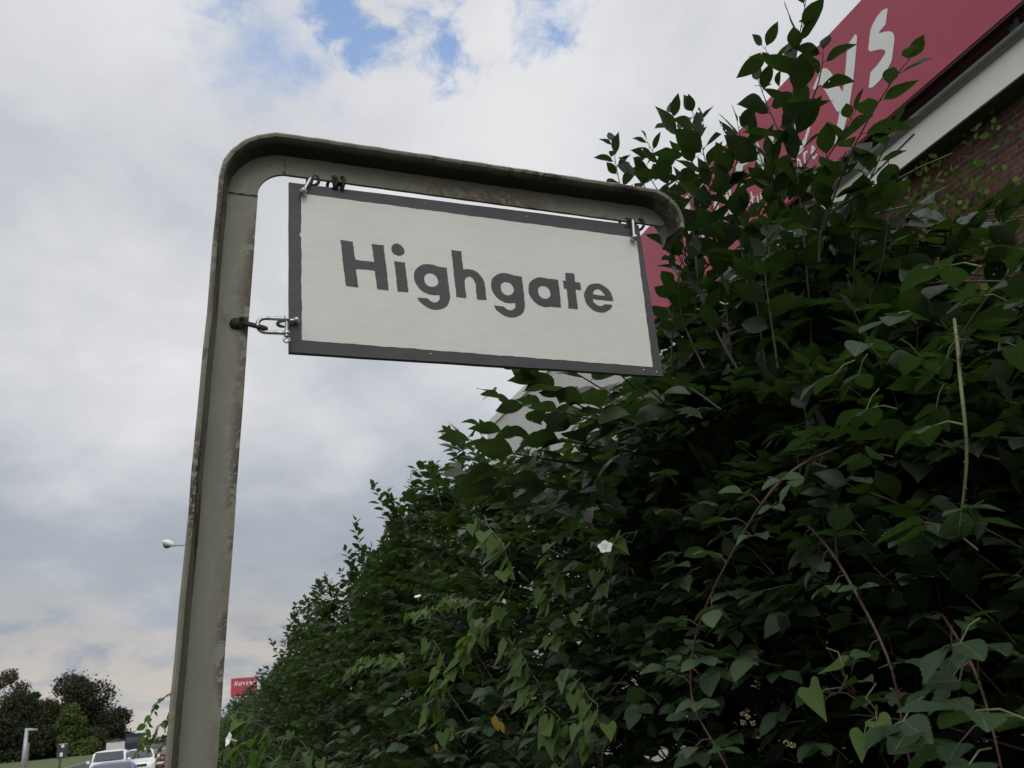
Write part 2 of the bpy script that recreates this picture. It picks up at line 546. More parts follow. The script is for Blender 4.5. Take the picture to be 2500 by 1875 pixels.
def sdf_mesh(fn, x0, x1, y0, y1, h):
    """filled 2D shape of a signed distance function (marching squares): points, faces"""
    nx = int(math.ceil((x1 - x0) / h)) + 1; ny = int(math.ceil((y1 - y0) / h)) + 1
    xs = x0 + h * np.arange(nx); ys = y0 + h * np.arange(ny)
    X, Y = np.meshgrid(xs, ys, indexing='ij')
    F = fn(X, Y)
    idx = {}; pts = []; faces = []

    def vert(k, p):
        if k not in idx:
            idx[k] = len(pts); pts.append(p)
        return idx[k]
    cells = np.argwhere((np.minimum.reduce([F[:-1, :-1], F[1:, :-1], F[1:, 1:], F[:-1, 1:]]) < 0))
    for i, j in cells:
        cs = [(i, j), (i + 1, j), (i + 1, j + 1), (i, j + 1)]
        poly = []
        for a in range(4):
            p, q = cs[a], cs[(a + 1) % 4]
            fp, fq = F[p], F[q]
            if fp < 0: poly.append(vert(('c', *p), (xs[p[0]], ys[p[1]])))
            if (fp < 0) != (fq < 0):
                t = fp / (fp - fq)
                k = ('e', *min(p, q), *max(p, q))
                poly.append(vert(k, (xs[p[0]] + (xs[q[0]] - xs[p[0]]) * t, ys[p[1]] + (ys[q[1]] - ys[p[1]]) * t)))
        if len(poly) >= 3: faces.append(tuple(poly))
    return pts, faces


def s_box(X, Y, x0, x1, y0, y1):
    dx = np.maximum(x0 - X, X - x1); dy = np.maximum(y0 - Y, Y - y1)
    return np.maximum(dx, dy)


def s_ell(X, Y, cx, cy, rx, ry):
    k = np.sqrt(((X - cx) / rx) ** 2 + ((Y - cy) / ry) ** 2)
    return (k - 1) * min(rx, ry)


def s_line(X, Y, pts, ws):
    """polyline with a width per point"""
    d = np.full(X.shape, 1e9)
    for (a, b, wa, wb) in zip(pts[:-1], pts[1:], ws[:-1], ws[1:]):
        ax, ay = a; bx, by = b
        L2 = (bx - ax) ** 2 + (by - ay) ** 2 + 1e-12
        t = np.clip(((X - ax) * (bx - ax) + (Y - ay) * (by - ay)) / L2, 0, 1)
        d = np.minimum(d, np.hypot(X - ax - t * (bx - ax), Y - ay - t * (by - ay)) - (wa + (wb - wa) * t))
    return d


def s_nib(X, Y, pts, hw, hh, ang):
    """stroke of a broad nib: pts swept by a slanted rectangle"""
    c, s_ = math.cos(ang), math.sin(ang)
    d = np.full(X.shape, 1e9)
    P = []
    q = [np.array(p, float) for p in pts]
    q = [2 * q[0] - q[1]] + q + [2 * q[-1] - q[-2]]
    for i in range(1, len(q) - 2):                     # Catmull-Rom through the points
        a, b_, c_, e_ = q[i - 1], q[i], q[i + 1], q[i + 2]
        for t in np.linspace(0, 1, 18):
            P.append(0.5 * (2 * b_ + (c_ - a) * t + (2 * a - 5 * b_ + 4 * c_ - e_) * t * t + (3 * b_ - a - 3 * c_ + e_) * t ** 3))
    for (x, y) in P:
        dx = X - x; dy = Y - y
        p = np.abs(dx * c + dy * s_) - hw; q = np.abs(-dx * s_ + dy * c) - hh
        d = np.minimum(d, np.maximum(p, q))
    return d


# ------------------------------------------------------------------ ground
def sheet(name, u0, u1, v0, v1, z, m, kind='structure'):
    b = MB()
    b.quad(W(u0, v0, z), W(u0, v1, z), W(u1, v1, z), W(u1, v0, z))
    o = b.build(name, m)
    o['kind'] = kind
    return o


sheet('ground', -1500, 2500, -2000, 2000, -0.02, MAT['grass'])
sheet('road', -60, 600, -8.2, -1.2, 0.0, MAT['asphalt'])
b = MB()
for k in range(60):
    b.quad(W(-20 + k * 6, -4.75, 0.004), W(-20 + k * 6, -4.63, 0.004), W(-17 + k * 6, -4.63, 0.004), W(-17 + k * 6, -4.75, 0.004))
tag(b.build('road_marking', MAT['linepaint']), kind='structure')
b = MB()
b.box(W(-60, -1.05, -0.1), U * 660, V * 2.1, Z * 0.225)
tag(b.build('pavement', MAT['paving']), kind='structure')
b = MB()
b.box(W(-60, -1.2, -0.1), U * 660, V * 0.148, Z * 0.232)
b.box(W(-60, -8.352, -0.1), U * 660, V * 0.15, Z * 0.22)
tag(b.build('kerb', MAT['kerb']), kind='structure')

# ------------------------------------------------------------------ the sign post (a bent steel section, leaning a little)
SAZ = R(70.4)
SE = np.array([math.sin(SAZ), math.cos(SAZ), 0])     # along the arm
SN = np.array([SE[1], -SE[0], 0])                    # towards the camera
SO = np.array([-0.4404, 1.5328, 1.0993 + EYE])       # top left corner of the board


def sp(s, h, off=0.0):
    return SO + SE * s + Z * h + SN * off


def spx(px, py, off=0.0):                            # sight line on the board's plane (offset towards the viewer)
    d = ray(px, py)
    q0 = SO + SN * off
    return CAMP + d * ((SN @ (q0 - CAMP)) / (SN @ d))


LEAN = R(2.35)
FB = 0.055                                           # flange depth


def post_path():
    """outer edge of the section as (s, z absolute, inward normal)"""
    out = []
    z_off = EYE - 1.6
    cl, sl = math.cos(LEAN), math.sin(LEAN)
    up = np.array([sl, cl]); rt = np.array([cl, -sl])
    top = np.array([-0.1415, 2.659 + z_off])
    zb = -0.3
    n = 40
    for i in range(n):
        p = top - up * ((top[1] - zb) / cl) * (1 - i / n)
        out.append((p, rt, i / n, 'post'))
    Ro = 0.130
    c = top + rt * Ro
    for i in range(17):
        a = math.pi / 2 * i / 16
        nrm = rt * math.cos(a) - up * math.sin(a)
        out.append((c - nrm * Ro, nrm, i / 16, 'bend'))
    p0 = c + up * Ro
    La = 0.862
    for i in range(1, 40):
        out.append((p0 + rt * La * i / 40, -up, i / 40, 'arm'))
    Rt = 0.082
    c2 = p0 + rt * La - up * Rt
    for i in range(19):
        a = R(104) * i / 18
        nrm = -(up * math.cos(a) + rt * math.sin(a))
        out.append((c2 - nrm * Rt, nrm, i / 18, 'tip'))
    return out, up, rt, p0, La


path, PUP, PRT, ARM0, ARML = post_path()
POST_BASE = sp(path[0][0][0], 0, 0); POST_BASE[2] = 0.12
post = thing('sign_post', 'weathered grey-green steel post bent into a horizontal arm, holding the hanging white board', 'sign post', POST_BASE)


def P2(p, off=0.0):
    return np.array([SO[0], SO[1], 0]) + SE * p[0] + Z * p[1] + SN * off


b = MB()
# flange: profile (inward distance, depth towards the viewer), tapered like rolled steel
prof = [(0.0, -0.052), (0.0, FB), (0.0045, FB + 0.002), (0.0095, FB), (0.0110, 0.030), (0.0140, 0.010), (0.0175, 0.0030), (0.0175, -0.009), (0.012, -0.02), (0.0065, -0.052)]
pv = []; pf = []; wear = []; rust = []; grime = []
for k, (p, n_, t, seg) in enumerate(path):
    jit = 0.0006 * math.sin(k * 2.3) + 0.0005 * math.sin(k * 5.1)
    for (dn, db) in prof:
        pv.append(P2(p + n_ * (dn + jit), db))
        wear.append(1.0 if 0.0 < dn <= 0.02 else 0.75)
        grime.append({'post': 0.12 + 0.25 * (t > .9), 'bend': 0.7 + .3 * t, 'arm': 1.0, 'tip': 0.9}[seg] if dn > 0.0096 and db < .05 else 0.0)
        rust.append(0.15)
m_ = len(prof)
for k in range(len(path) - 1):
    for j in range(m_):
        j2 = (j + 1) % m_
        pf.append((k * m_ + j, k * m_ + j2, (k + 1) * m_ + j2, (k + 1) * m_ + j))
pf.append(tuple(range(m_))); pf.append(tuple((len(path) - 1) * m_ + j for j in range(m_ - 1, -1, -1)))
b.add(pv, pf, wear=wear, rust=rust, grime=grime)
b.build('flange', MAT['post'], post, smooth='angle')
# web: a plate inside the flange, front face at depth 0
WEB = 0.078
WEB_ARM = 0.066
b = MB()
wv = []; wf = []; wear = []; rust = []
NC = 7
arm_low = ARM0 - PUP * WEB_ARM
for k, (p, n_, t, seg) in enumerate(path):
    if seg == 'bend':
        wd_ = WEB
        outer = p + n_ * 0.0170
        inner = p + n_ * (WEB + (WEB_ARM - WEB) * t)
    elif seg == 'tip':
        outer = p + n_ * 0.0170
        # the lower edge stays on the arm's lower line
        x = min((outer - ARM0) @ PRT - 0.004, ARML + 0.055)
        inner = arm_low + PRT * (x if t > 0 else ARML)
        x = ARML + 0.052 * min(1, t * 1.5)
        inner = arm_low + PRT * min(x, (outer - ARM0) @ PRT - 0.002)
        if (outer - arm_low) @ PUP < 0.002: break
    else:
        outer = p + n_ * 0.0170
        inner = p + n_ * ((WEB if seg == 'post' else WEB_ARM) + 0.0010 * math.sin(k * 1.7) * (0.4 if seg == 'post' else 0.25))
    for c in range(NC):
        f = c / (NC - 1)
        q = outer + (inner - outer) * f
        wv.append(P2(q, 0.0))
        e = max(0, f - 0.62) / 0.38
        wear.append(0.9 * e + (0.35 if seg == 'bend' else 0.10))
        ra = 0.0
        if seg == 'arm': ra = max(0, 1 - abs(t - 0.52) / 0.34) * (0.25 + 0.75 * f)
        if seg == 'post': ra = 0.35 * e
        rust.append(ra)
rows = len(wv) // NC
for k in range(rows - 1):
    for c in range(NC - 1):
        wf.append((k * NC + c, k * NC + c + 1, (k + 1) * NC + c + 1, (k + 1) * NC + c))
# back face and inner edge
nb = len(wv)
back = [np.array(q) - SN * 0.007 for q in wv]
wv2 = wv + back
wf2 = list(wf) + [tuple(i + nb for i in reversed(f)) for f in wf]
for k in range(rows - 1):
    a0 = k * NC + NC - 1; a1 = (k + 1) * NC + NC - 1
    wf2.append((a0, a0 + nb, a1 + nb, a1))
b.add(wv2, wf2, wear=wear + [1.0] * nb, rust=rust + [0.5] * nb)
b.build('web_plate', MAT['post'], post)
# weld seams where the bend was let in
for kseg, frac in (('bend', 0.0), ('bend', 1.0)):
    b = MB()
    for (p, n_, t, seg) in path:
        if seg == kseg and abs(t - frac) < 1e-6:
            pts = [P2(p + n_ * d + (PUP if frac == 0 else PRT) * 0.002 * math.sin(d * 300), 0.001) for d in np.linspace(0.019, WEB if frac == 0 else WEB_ARM, 9)]
            b.tube(pts, [0.0022 + 0.0012 * math.sin(i * 2.1) for i in range(9)], 6)
    b.attr['wear'] = {i: 0.8 for i in range(len(b.v))}; b.attr['rust'] = {i: 0.3 for i in range(len(b.v))}
    b.build('weld_seam', MAT['post'], post, smooth=True)


def arm_pt(s, dh=0.0, off=0.0):
    """point on the arm's lower edge at board coordinate s"""
    base = arm_low + PRT * ((s - arm_low[0]) / PRT[0])
    return P2(base + np.array([0, dh]), off)


# rings welded under the arm
def hang_ring(s, turn, r=0.0125, drop=0.004, name='hanging_ring'):
    b = MB()
    c = arm_pt(s, -drop, -0.0035)
    ax = SE * math.cos(turn) + SN * math.sin(turn)
    b.ring(c, ax, Z, r, 0.0036, 26, 8)
    return b.build(name, MAT['rusty'], post, smooth=True)


hang_ring(0.052, R(12))
hang_ring(0.093, R(55), 0.0155)
hang_ring(0.104, R(-50), 0.0155)
hang_ring(0.112, R(70), 0.0165)
hang_ring(0.803, R(15), 0.0125)
hang_ring(0.842, R(60), 0.0145)
# eye welded on the web for the side chain
eye = spx(588, 788, 0.006)
b = MB()
b.ring(eye + SE * 0.001, SE * 0.8 + SN * 0.6, Z, 0.0095, 0.0042, 22, 8)
b.lathe(eye - SE * 0.010 - SN * 0.004, SN, [(0.0001, -0.002), (0.012, -0.002), (0.011, 0.004), (0.006, 0.008), (0.0001, 0.0085)], 14)
b.build('side_eye', MAT['rusty'], post, smooth=True)

# ------------------------------------------------------------------ the hanging board
PB = [np.array(q) + np.array([0, 0, EYE]) for q in ([-0.4404, 1.5328, 1.0993], [0.3504, 1.8144, 1.0753], [0.3506, 1.8206, 0.6753], [-0.4402, 1.539, 0.6994])]
BX = (PB[1] - PB[0]); BXL = np.linalg.norm(BX); BX = BX / BXL
BY = (PB[0] - PB[3]); BYL = np.linalg.norm(BY); BY = BY / BYL
BN = np.cross(BX, BY); BN /= np.linalg.norm(BN)
if BN @ (CAMP - PB[0]) < 0: BN = -BN
TH = 0.014


def bd(x, y, off=0.0):                               # board coordinates: metres from its top left corner
    return PB[0] + BX * x + BY * y + BN * off


board = thing('hanging_sign', 'white hand-painted board lettered Highgate in a charcoal border, hung under the post arm', 'sign', bd(0.42, -0.2, -TH / 2))
# wooden panel with slightly eased, uneven edges
b = MB()
N1 = 60
front = []; back = []


def edge(i, n, x0, y0, x1, y1, seed):
    t = i / n
    nx, ny = -(y1 - y0), (x1 - x0)
    l = math.hypot(nx, ny)
    w = 0.00025 * math.sin(t * 17 + seed) + 0.00012 * math.sin(t * 43 + 2 * seed)
    return (x0 + (x1 - x0) * t + nx / l * w, y0 + (y1 - y0) * t + ny / l * w)


corners = [(0, 0), (0, -0.4), (BXL, -0.4), (BXL, 0)]
outl = []
for k in range(4):
    a, c = corners[k], corners[(k + 1) % 4]
    n = 24 if k % 2 == 0 else 50
    outl += [edge(i, n, *a, *c, k * 1.7) for i in range(n)]
pts = [bd(x, y, -0.0012) for x, y in outl] + [bd(x, y, -TH) for x, y in outl]
n = len(outl)
b.add(pts, [tuple(range(n)), tuple(range(2 * n - 1, n - 1, -1))] + [(i, n + i, n + (i + 1) % n, (i + 1) % n) for i in range(n)])
b.build('panel', MAT['dark'], board)

# white field (inner edge hand cut) on the charcoal-painted panel
PI = [(0.0258, -0.0253), (0.8265, -0.0364), (0.8161, -0.3791), (0.0258, -0.372)]


def wob(t, seed):
    return 0.4 * (0.0010) * math.sin(t * 19 + seed) + 0.0004 * math.sin(t * 53 + 2.2 * seed) + 0.0002 * math.sin(t * 131 + seed * 3)


inner = []
for k in range(4):
    a, c = PI[k], PI[(k + 1) % 4]
    n = 90 if k % 2 == 0 else 44
    for i in range(n):
        t = i / n
        nx, ny = (c[1] - a[1]), -(c[0] - a[0]); l = math.hypot(nx, ny)
        w = wob(t * (2.2 if k % 2 == 0 else 1), k + 1) * min(1, 8 * t, 8 * (1 - t) + 0.1)
        if k == 3 and 0.70 < t < 0.72: w -= 0.0035     # a nick where the brush slipped
        inner.append((a[0] + (c[0] - a[0]) * t + nx / l * w, a[1] + (c[1] - a[1]) * t + ny / l * w))
b = MB()
b.add([bd(x, y, -0.0006) for x, y in inner], [tuple(range(len(inner) - 1, -1, -1))])
b.build('painted_field', MAT['white'], board)

# lettering, built in the board's own text frame
CAP = 0.1086
TX = np.array([1.0, -0.0127]); TYv = np.array([-0.00888, 0.1086]) / CAP
TO = np.array([0.1168, -0.2394])


def edge_wob(X, Y, a=0.00030):
    return a * (np.sin(X * 210 + Y * 90) + np.sin(Y * 260 - X * 70 + 1.3) + 0.5 * np.sin(X * 620 + Y * 480))


def L_H(X, Y):
    return np.minimum.reduce([s_box(X, Y, 0, .0262, -.001, .1086), s_box(X, Y, .0662, .0915, -.0012, .108), s_box(X, Y, .02, .07, .0432, .0645)])


def L_i(X, Y):
    return np.minimum(s_box(X, Y, .1106, .1340, -.001, .0712), s_ell(X, Y, .1212, .1012, .0142, .0148))


def L_g(X, Y, dx=0.0, dy=0.0):
    X = X - dx; Y = Y - dy
    bowl = np.maximum(s_ell(X, Y, .1880, .0362, .0378, .0380), -s_ell(X, Y, .1878, .0345, .0153, .0168))
    stem = s_box(X, Y, .2030, .2262, -.004, .0698)
    tail = np.maximum(s_ell(X, Y, .1885, -.001, .0377, .0355), -s_ell(X, Y, .1880, -.002, .0152, .0172))
    tail = np.maximum(tail, np.minimum(np.maximum(Y + .0114, -(X - .0) * 0 - 1), np.maximum(.2030 - X, Y - .002)))
    return np.minimum.reduce([bowl, stem, tail])


def L_h(X, Y):
    stem = s_box(X, Y, .2410, .2636, -.001, .1166)
    arch = np.maximum.reduce([s_ell(X, Y, .2765, .0360, .0333, .0367), -s_ell(X, Y, .2758, .0340, .0124, .0195), .0355 - Y, .25 - X])
    leg = s_box(X, Y, .2882, .3098, -.001, .0360)
    return np.minimum.reduce([stem, arch, leg])


def L_a(X, Y):
    bowl = np.maximum(s_ell(X, Y, .4492, .0345, .0374, .0380), -s_ell(X, Y, .4502, .0338, .0153, .0162))
    return np.minimum(bowl, s_box(X, Y, .4642, .4878, -.0008, .0705))


def L_t(X, Y):
    return np.minimum(s_box(X, Y, .5060, .5287, -.001, .0920), s_box(X, Y, .4992, .5418, .0496, .0697))


def L_e(X, Y):
    o = s_ell(X, Y, .5846, .0343, .0362, .0376)
    ring = np.maximum(o, -s_ell(X, Y, .5853, .0352, .0168, .0217))
    bar = np.maximum(o, s_box(X, Y, .5600, .63, .0298, .0419))
    e = np.minimum(ring, bar)
    return np.maximum(e, -s_box(X, Y, .5700, .64, .0200, .0298))


b = MB()
for fn, x0, x1 in ((L_H, -.01, .1), (L_i, .1, .145), (L_g, .145, .235), (L_h, .235, .318), (lambda X, Y: L_g(X, Y, .1738, -.0012), .318, .408),
                   (L_a, .405, .494), (L_t, .492, .546), (L_e, .544, .63)):
    pts, fs = sdf_mesh(lambda X, Y: fn(X, Y) + edge_wob(X, Y), x0, x1, -.045, .122, .0011)
    out = []
    for (x, y) in pts:
        x2 = x + 0.022 * x * (y / CAP)                 # the signwriter's letters stand a little unevenly
        q = TO + TX * x2 + TYv * y
        out.append(bd(q[0], q[1], 0.0))
    b.add(out, fs)
b.build('lettering', MAT['letter'], board)
# screw heads along the border
for (x, y) in ((0.545, -0.0135), (0.792, -0.388), (0.825, -0.391), (0.292, -0.3835), (0.30, -0.012)):
    b = MB()
    b.lathe(bd(x, y, -0.0012), BN, [(0.0026, -0.001), (0.0024, 0.0006), (0.0001, 0.0009)], 10)
    b.build('screw', MAT['zinc'], board, smooth=True)


# ------------------------------------------------------------------ shackles and chain link
def shackle(pin_c, pin_ax, leg_dir, span, length, rod, label, ring_end=False, material='zinc'):
    pin_c, pin_ax, leg_dir = map(np.asarray, (pin_c, pin_ax, leg_dir))
    pin_ax = pin_ax / np.linalg.norm(pin_ax)
    leg_dir = leg_dir - pin_ax * (leg_dir @ pin_ax); leg_dir = leg_dir / np.linalg.norm(leg_dir)
    t = thing('shackle', label, 'shackle', pin_c, 'galvanised shackles holding the board')
    h = span / 2
    pts = [pin_c - pin_ax * h + leg_dir * x for x in np.linspace(0.002, length - h, 6)]
    pts += [pin_c + leg_dir * (length - h) + h * (-math.cos(a) * pin_ax + math.sin(a) * leg_dir) for a in np.linspace(0, math.pi, 16)[1:-1]]
    pts += [pin_c + pin_ax * h + leg_dir * x for x in np.linspace(length - h, 0.002, 6)]
    b = MB(); b.tube(pts, rod, 12)
    for sgn in (-1, 1):
        c = pin_c + pin_ax * h * sgn
        b.lathe(c, pin_ax, [(0.0001, -rod * 1.05), (rod * 1.5, -rod * 1.05), (rod * 1.75, -rod * 0.6), (rod * 1.75, rod * 0.6), (rod * 1.5, rod * 1.05), (0.0001, rod * 1.05)], 18)
    b.build('bow', MAT[material], t, smooth='angle')
    b = MB()
    e = h + rod * 1.0
    b.cyl(pin_c - pin_ax * (e + rod * .6), pin_c + pin_ax * (e + rod * 0.9), rod * 0.85, 14)
    b.lathe(pin_c + pin_ax * (e + rod * 0.2), pin_ax, [(0.0001, 0), (rod * 1.35, 0), (rod * 1.4, rod * .7), (rod * 1.0, rod * 1.1), (0.0001, rod * 1.2)], 16)
    if ring_end:
        b.ring(pin_c + pin_ax * (e + rod * 2.6), pin_ax, leg_dir, rod * 1.35, rod * 0.55, 18, 8)
    b.build('pin', MAT[material], t, smooth='angle')
    return t


pl = bd(0.0300, -0.0265, -TH / 2)
shackle(pl, BN, BY + BX * 0.42, 0.032, 0.050, 0.0046, 'zinc shackle through the top left corner of the white board')
pr = bd(0.8150, -0.0440, -TH / 2)
shackle(pr, BN, BY + BX * 0.08, 0.032, 0.060, 0.0046, 'zinc shackle through the top right corner of the white board')
# side chain: iron link, large shackle, small shackle through the board's edge
c_link = spx(624, 796, 0.012)
a_l = spx(598, 789, 0.014); b_l = spx(650, 802, 0.010)
ldir = (b_l - a_l); Ll = np.linalg.norm(ldir); ldir = ldir / Ll
side = np.cross(ldir, SN); side /= np.linalg.norm(side)
tilt = side * 0.55 + SN * 0.83
lk = MB()
hw = 0.0085; hl = Ll / 2 - hw
pts = []
mid = (a_l + b_l) / 2
for a in np.linspace(-math.pi / 2, math.pi / 2, 10): pts.append(mid + ldir * (hl + hw * math.cos(a)) + tilt * hw * math.sin(a))
for a in np.linspace(math.pi / 2, 3 * math.pi / 2, 10): pts.append(mid + ldir * (-hl + hw * math.cos(a)) + tilt * hw * math.sin(a))
lk.tube(pts, 0.0038, 10, closed=True)
tag(lk.build('chain_link', MAT['rusty'], None, smooth=True), 'black iron chain link joining the post to the large side shackle', 'chain link')
pin_c = spx(700, 796, 0.012)
bow_end = spx(634, 799, 0.012)
shackle(pin_c, -(spx(700, 776, 0.012) - spx(700, 818, 0.012)), bow_end - pin_c, 0.0310, np.linalg.norm(bow_end - pin_c) + 0.004, 0.0041,
        'large zinc shackle hooked on the black link beside the post', ring_end=True)
hole = bd(0.0140, -0.3325, -TH / 2)
shackle(hole, BN, -BX * 0.95 - BY * 0.10, 0.028, 0.036, 0.0036, 'small zinc shackle through the lower left edge of the white board')

# ------------------------------------------------------------------ store building with the red roadside sign
WV = 8.0
HZ = EYE - 1.6
bld = thing('retail_store', 'brick store with white fascia and a dark eaves gap behind the hedge', 'building', W(9, WV, 0))
u0b, u1b = -3.0, 12.5
bh = 7.30 + HZ


def wall_quad(mb, ua, ub, v, za, zb, flip=False):
    q = [W(ua, v, za), W(ub, v, za), W(ub, v, zb), W(ua, v, zb)]
    uv = [(ua, za), (ub, za), (ub, zb), (ua, zb)]
    mb.quad(*q, uv=uv)


b = MB()
wall_quad(b, u0b, u1b, WV + 0.35, 0, 7.65 + HZ)
b.quad(W(u1b, WV + 0.35, 0), W(u1b, WV + 14, 0), W(u1b, WV + 14, 7.65 + HZ), W(u1b, WV + 0.35, 7.65 + HZ), uv=[(0, 0), (13.6, 0), (13.6, 7.65), (0, 7.65)])
b.quad(W(u0b, WV + 0.35, 0), W(u0b, WV + 14, 0), W(u0b, WV + 14, 7.65 + HZ), W(u0b, WV + 0.35, 7.65 + HZ), uv=[(0, 0), (13.6, 0), (13.6, 7.65), (0, 7.65)])
b.build('brick_wall', MAT['brick'], bld)
# brick piers standing out of the wall, as by the right edge of the photograph
for ua in (-2.0, 3.2, 9.6):
    b = MB()
    for (q, uv) in (([W(ua, WV + .12, 0), W(ua + .9, WV + .12, 0), W(ua + .9, WV + .12, 7.15 + HZ), W(ua, WV + .12, 7.15 + HZ)], [(ua, 0), (ua + .9, 0), (ua + .9, 7.15), (ua, 7.15)]),
                    ([W(ua, WV + .12, 0), W(ua, WV + .35, 0), W(ua, WV + .35, 7.15 + HZ), W(ua, WV + .12, 7.15 + HZ)], [(0, 0), (.23, 0), (.23, 7.15), (0, 7.15)]),
                    ([W(ua + .9, WV + .12, 0), W(ua + .9, WV + .35, 0), W(ua + .9, WV + .35, 7.15 + HZ), W(ua + .9, WV + .12, 7.15 + HZ)], [(0, 0), (.23, 0), (.23, 7.15), (0, 7.15)])):
        b.quad(*q, uv=uv)
    b.build('brick_pier', MAT['brick'], bld)
b = MB()
b.box(W(u0b - .2, WV + 0.03, 7.28 + HZ), U * (u1b - u0b + .4), V * 0.318, Z * 0.025)
b.build('soffit', MAT['soffit'], bld)
b = MB()
b.box(W(u0b - .25, WV - 0.003, 7.275 + HZ), U * (u1b - u0b + .5), V * 0.03, Z * 0.36)
b.build('fascia_board', MAT['fascia'], bld)
b = MB()
gp = []
for a in np.linspace(math.pi, 2 * math.pi, 9): gp.append((0.055 * math.cos(a), 0.055 * math.sin(a)))
pts = [W(u0b - .25, WV - 0.062 + x, 7.70 + HZ + y) for x, y in gp] + [W(u1b + .25, WV - 0.062 + x, 7.70 + HZ + y) for x, y in gp]
b.add(pts, [(i, i + 1, 10 + i, 9 + i) for i in range(8)])
b.build('gutter', MAT['gutter'], bld, smooth=True)
b = MB()
b.box(W(u0b - .2, WV + 0.03, 7.66 + HZ), U * (u1b - u0b + .4), V * 14.2, Z * 0.05)
b.box(W(u0b - .1, WV + 0.30, 7.712 + HZ), U * (u1b - u0b + .2), V * 0.1, Z * 0.62)
b.build('roof', MAT['roof'], bld)

rs = thing('roof_sign', 'long red store sign with white Harveys lettering above the brick wall', 'sign', W(7, WV - 0.05, 8.0 + HZ))
pu0, pu1, pz0, pz1 = -2.6, 12.2, 8.02 + HZ, 9.72 + HZ
pz1 = 9.80 + HZ
b = MB()
for (a, c) in ((pu0, 8.5), (8.504, pu1)):
    b.box(W(a, WV, pz0), U * (c - a), V * 0.12, Z * (pz1 - pz0))
b.build('sign_panel', MAT['red'], rs)
b = MB()
b.box(W(pu0, WV + 0.01, pz0 - 0.035), U * (pu1 - pu0), V * 0.10, Z * 0.033)
b.build('bottom_trim', MAT['maroon'], rs)
for k in range(7):
    b = MB()
    b.box(W(pu0 + 0.5 + k * 2.2, WV + 0.13, 7.72 + HZ), U * 0.08, V * 0.08, Z * 1.7)
    b.build('support_post', MAT['roof'], rs)

# Harveys: broad-nib italic, x runs towards the camera along the panel
def txt(X):  # text coordinate to u
    return 10.62 - X


NIB = R(48)


def T_H(X, Y): return np.minimum.reduce([s_nib(X, Y, [(.02, .0), (.17, .98)], .085, .035, R(20)), s_nib(X, Y, [(.44, .0), (.60, .98)], .085, .035, R(20)), s_nib(X, Y, [(.08, .46), (.55, .54)], .07, .04, R(30))])


def T_a(X, Y): return np.minimum(s_nib(X, Y, [(1.22, .62), (1.02, .62), (.90, .40), (.90, .14), (1.00, .02), (1.12, .10), (1.26, .44)], .07, .028, NIB), s_nib(X, Y, [(1.30, .66), (1.22, .20), (1.27, .02), (1.36, .06)], .075, .03, R(25)))


def T_r(X, Y): return np.minimum(s_nib(X, Y, [(1.62, .66), (1.53, .0)], .075, .03, R(25)), s_nib(X, Y, [(1.58, .42), (1.72, .62), (1.90, .60)], .08, .03, NIB))


def T_v(X, Y): return np.minimum(s_nib(X, Y, [(2.06, .66), (2.18, .04)], .085, .03, R(25)), s_nib(X, Y, [(2.18, .04), (2.40, .42), (2.44, .64)], .06, .028, NIB))


def T_e(X, Y): return s_nib(X, Y, [(2.76, .36), (3.08, .44), (3.10, .58), (2.96, .66), (2.80, .50), (2.72, .26), (2.82, .04), (3.00, .02), (3.14, .14)], .07, .028, NIB)


def T_y(X, Y): return np.minimum(s_nib(X, Y, [(3.52, .70), (3.66, .66), (3.80, .10)], .105, .035, R(35)), s_nib(X, Y, [(4.24, .76), (4.02, .30), (3.80, -.06), (3.62, -.28), (3.48, -.30)], .090, .036, R(15)))


def T_s(X, Y): return s_nib(X, Y, [(4.78, .66), (4.66, .64), (4.54, .56), (4.53, .48), (4.62, .42), (4.72, .34), (4.75, .24), (4.69, .13), (4.52, .05), (4.36, .03)], .100, .045, R(62))


b = MB()
TB = 8.62 + HZ


def add_txt(fn, x0, x1, y0, y1, h, base, off, scale=1.0, xo=0.0):
    pts, fs = sdf_mesh(fn, x0, x1, y0, y1, h)
    b.add([W(txt(xo + x * scale), WV - off, base + y * scale) for x, y in pts], fs)


for fn, x0, x1 in ((T_H, -.15, .76), (T_a, .76, 1.47), (T_r, 1.4, 2.02), (T_v, 1.93, 2.56), (T_e, 2.6, 3.28), (T_y, 3.3, 4.42), (T_s, 4.2, 4.95)):
    add_txt(fn, x0, x1, -.45, 1.12, .014, TB, 0.005)
b.build('lettering', MAT['signwhite'], rs)
# small script line underneath: the furniture store
SCR = {
    't': ([[(.10, 1.0), (.02, .1), (.12, .0), (.2, .08)], [(-.06, .66), (.22, .70)]], .26),
    'h': ([[(.10, 1.1), (.0, .0)], [(.03, .35), (.16, .58), (.24, .45), (.19, .05), (.28, .05)]], .36),
    'e': ([[(.04, .28), (.24, .40), (.16, .58), (.04, .35), (.08, .05), (.26, .1)]], .34),
    'f': ([[(.30, 1.0), (.18, 1.08), (.06, -.3), (-.08, -.35)], [(-.02, .55), (.24, .58)]], .30),
    'u': ([[(.06, .6), (.02, .12), (.10, .0), (.24, .25)], [(.28, .6), (.22, .1), (.32, .04)]], .40),
    'r': ([[(.06, .6), (.0, .0)], [(.03, .35), (.14, .58), (.26, .54)]], .30),
    'n': ([[(.06, .6), (.0, .0)], [(.03, .35), (.16, .58), (.26, .48), (.2, .05), (.30, .05)]], .40),
    'i': ([[(.06, .6), (.01, .06), (.1, .02)], [(.09, .85), (.1, .88)]], .18),
    's': ([[(.22, .55), (.08, .5), (.18, .2), (.08, .0), (-.02, .08)]], .30),
    'o': ([[(.14, .6), (.02, .35), (.08, .0), (.24, .2), (.22, .5), (.12, .6)]], .34),
    ' ': ([], .30),
}
b = MB()
cur = 0.0
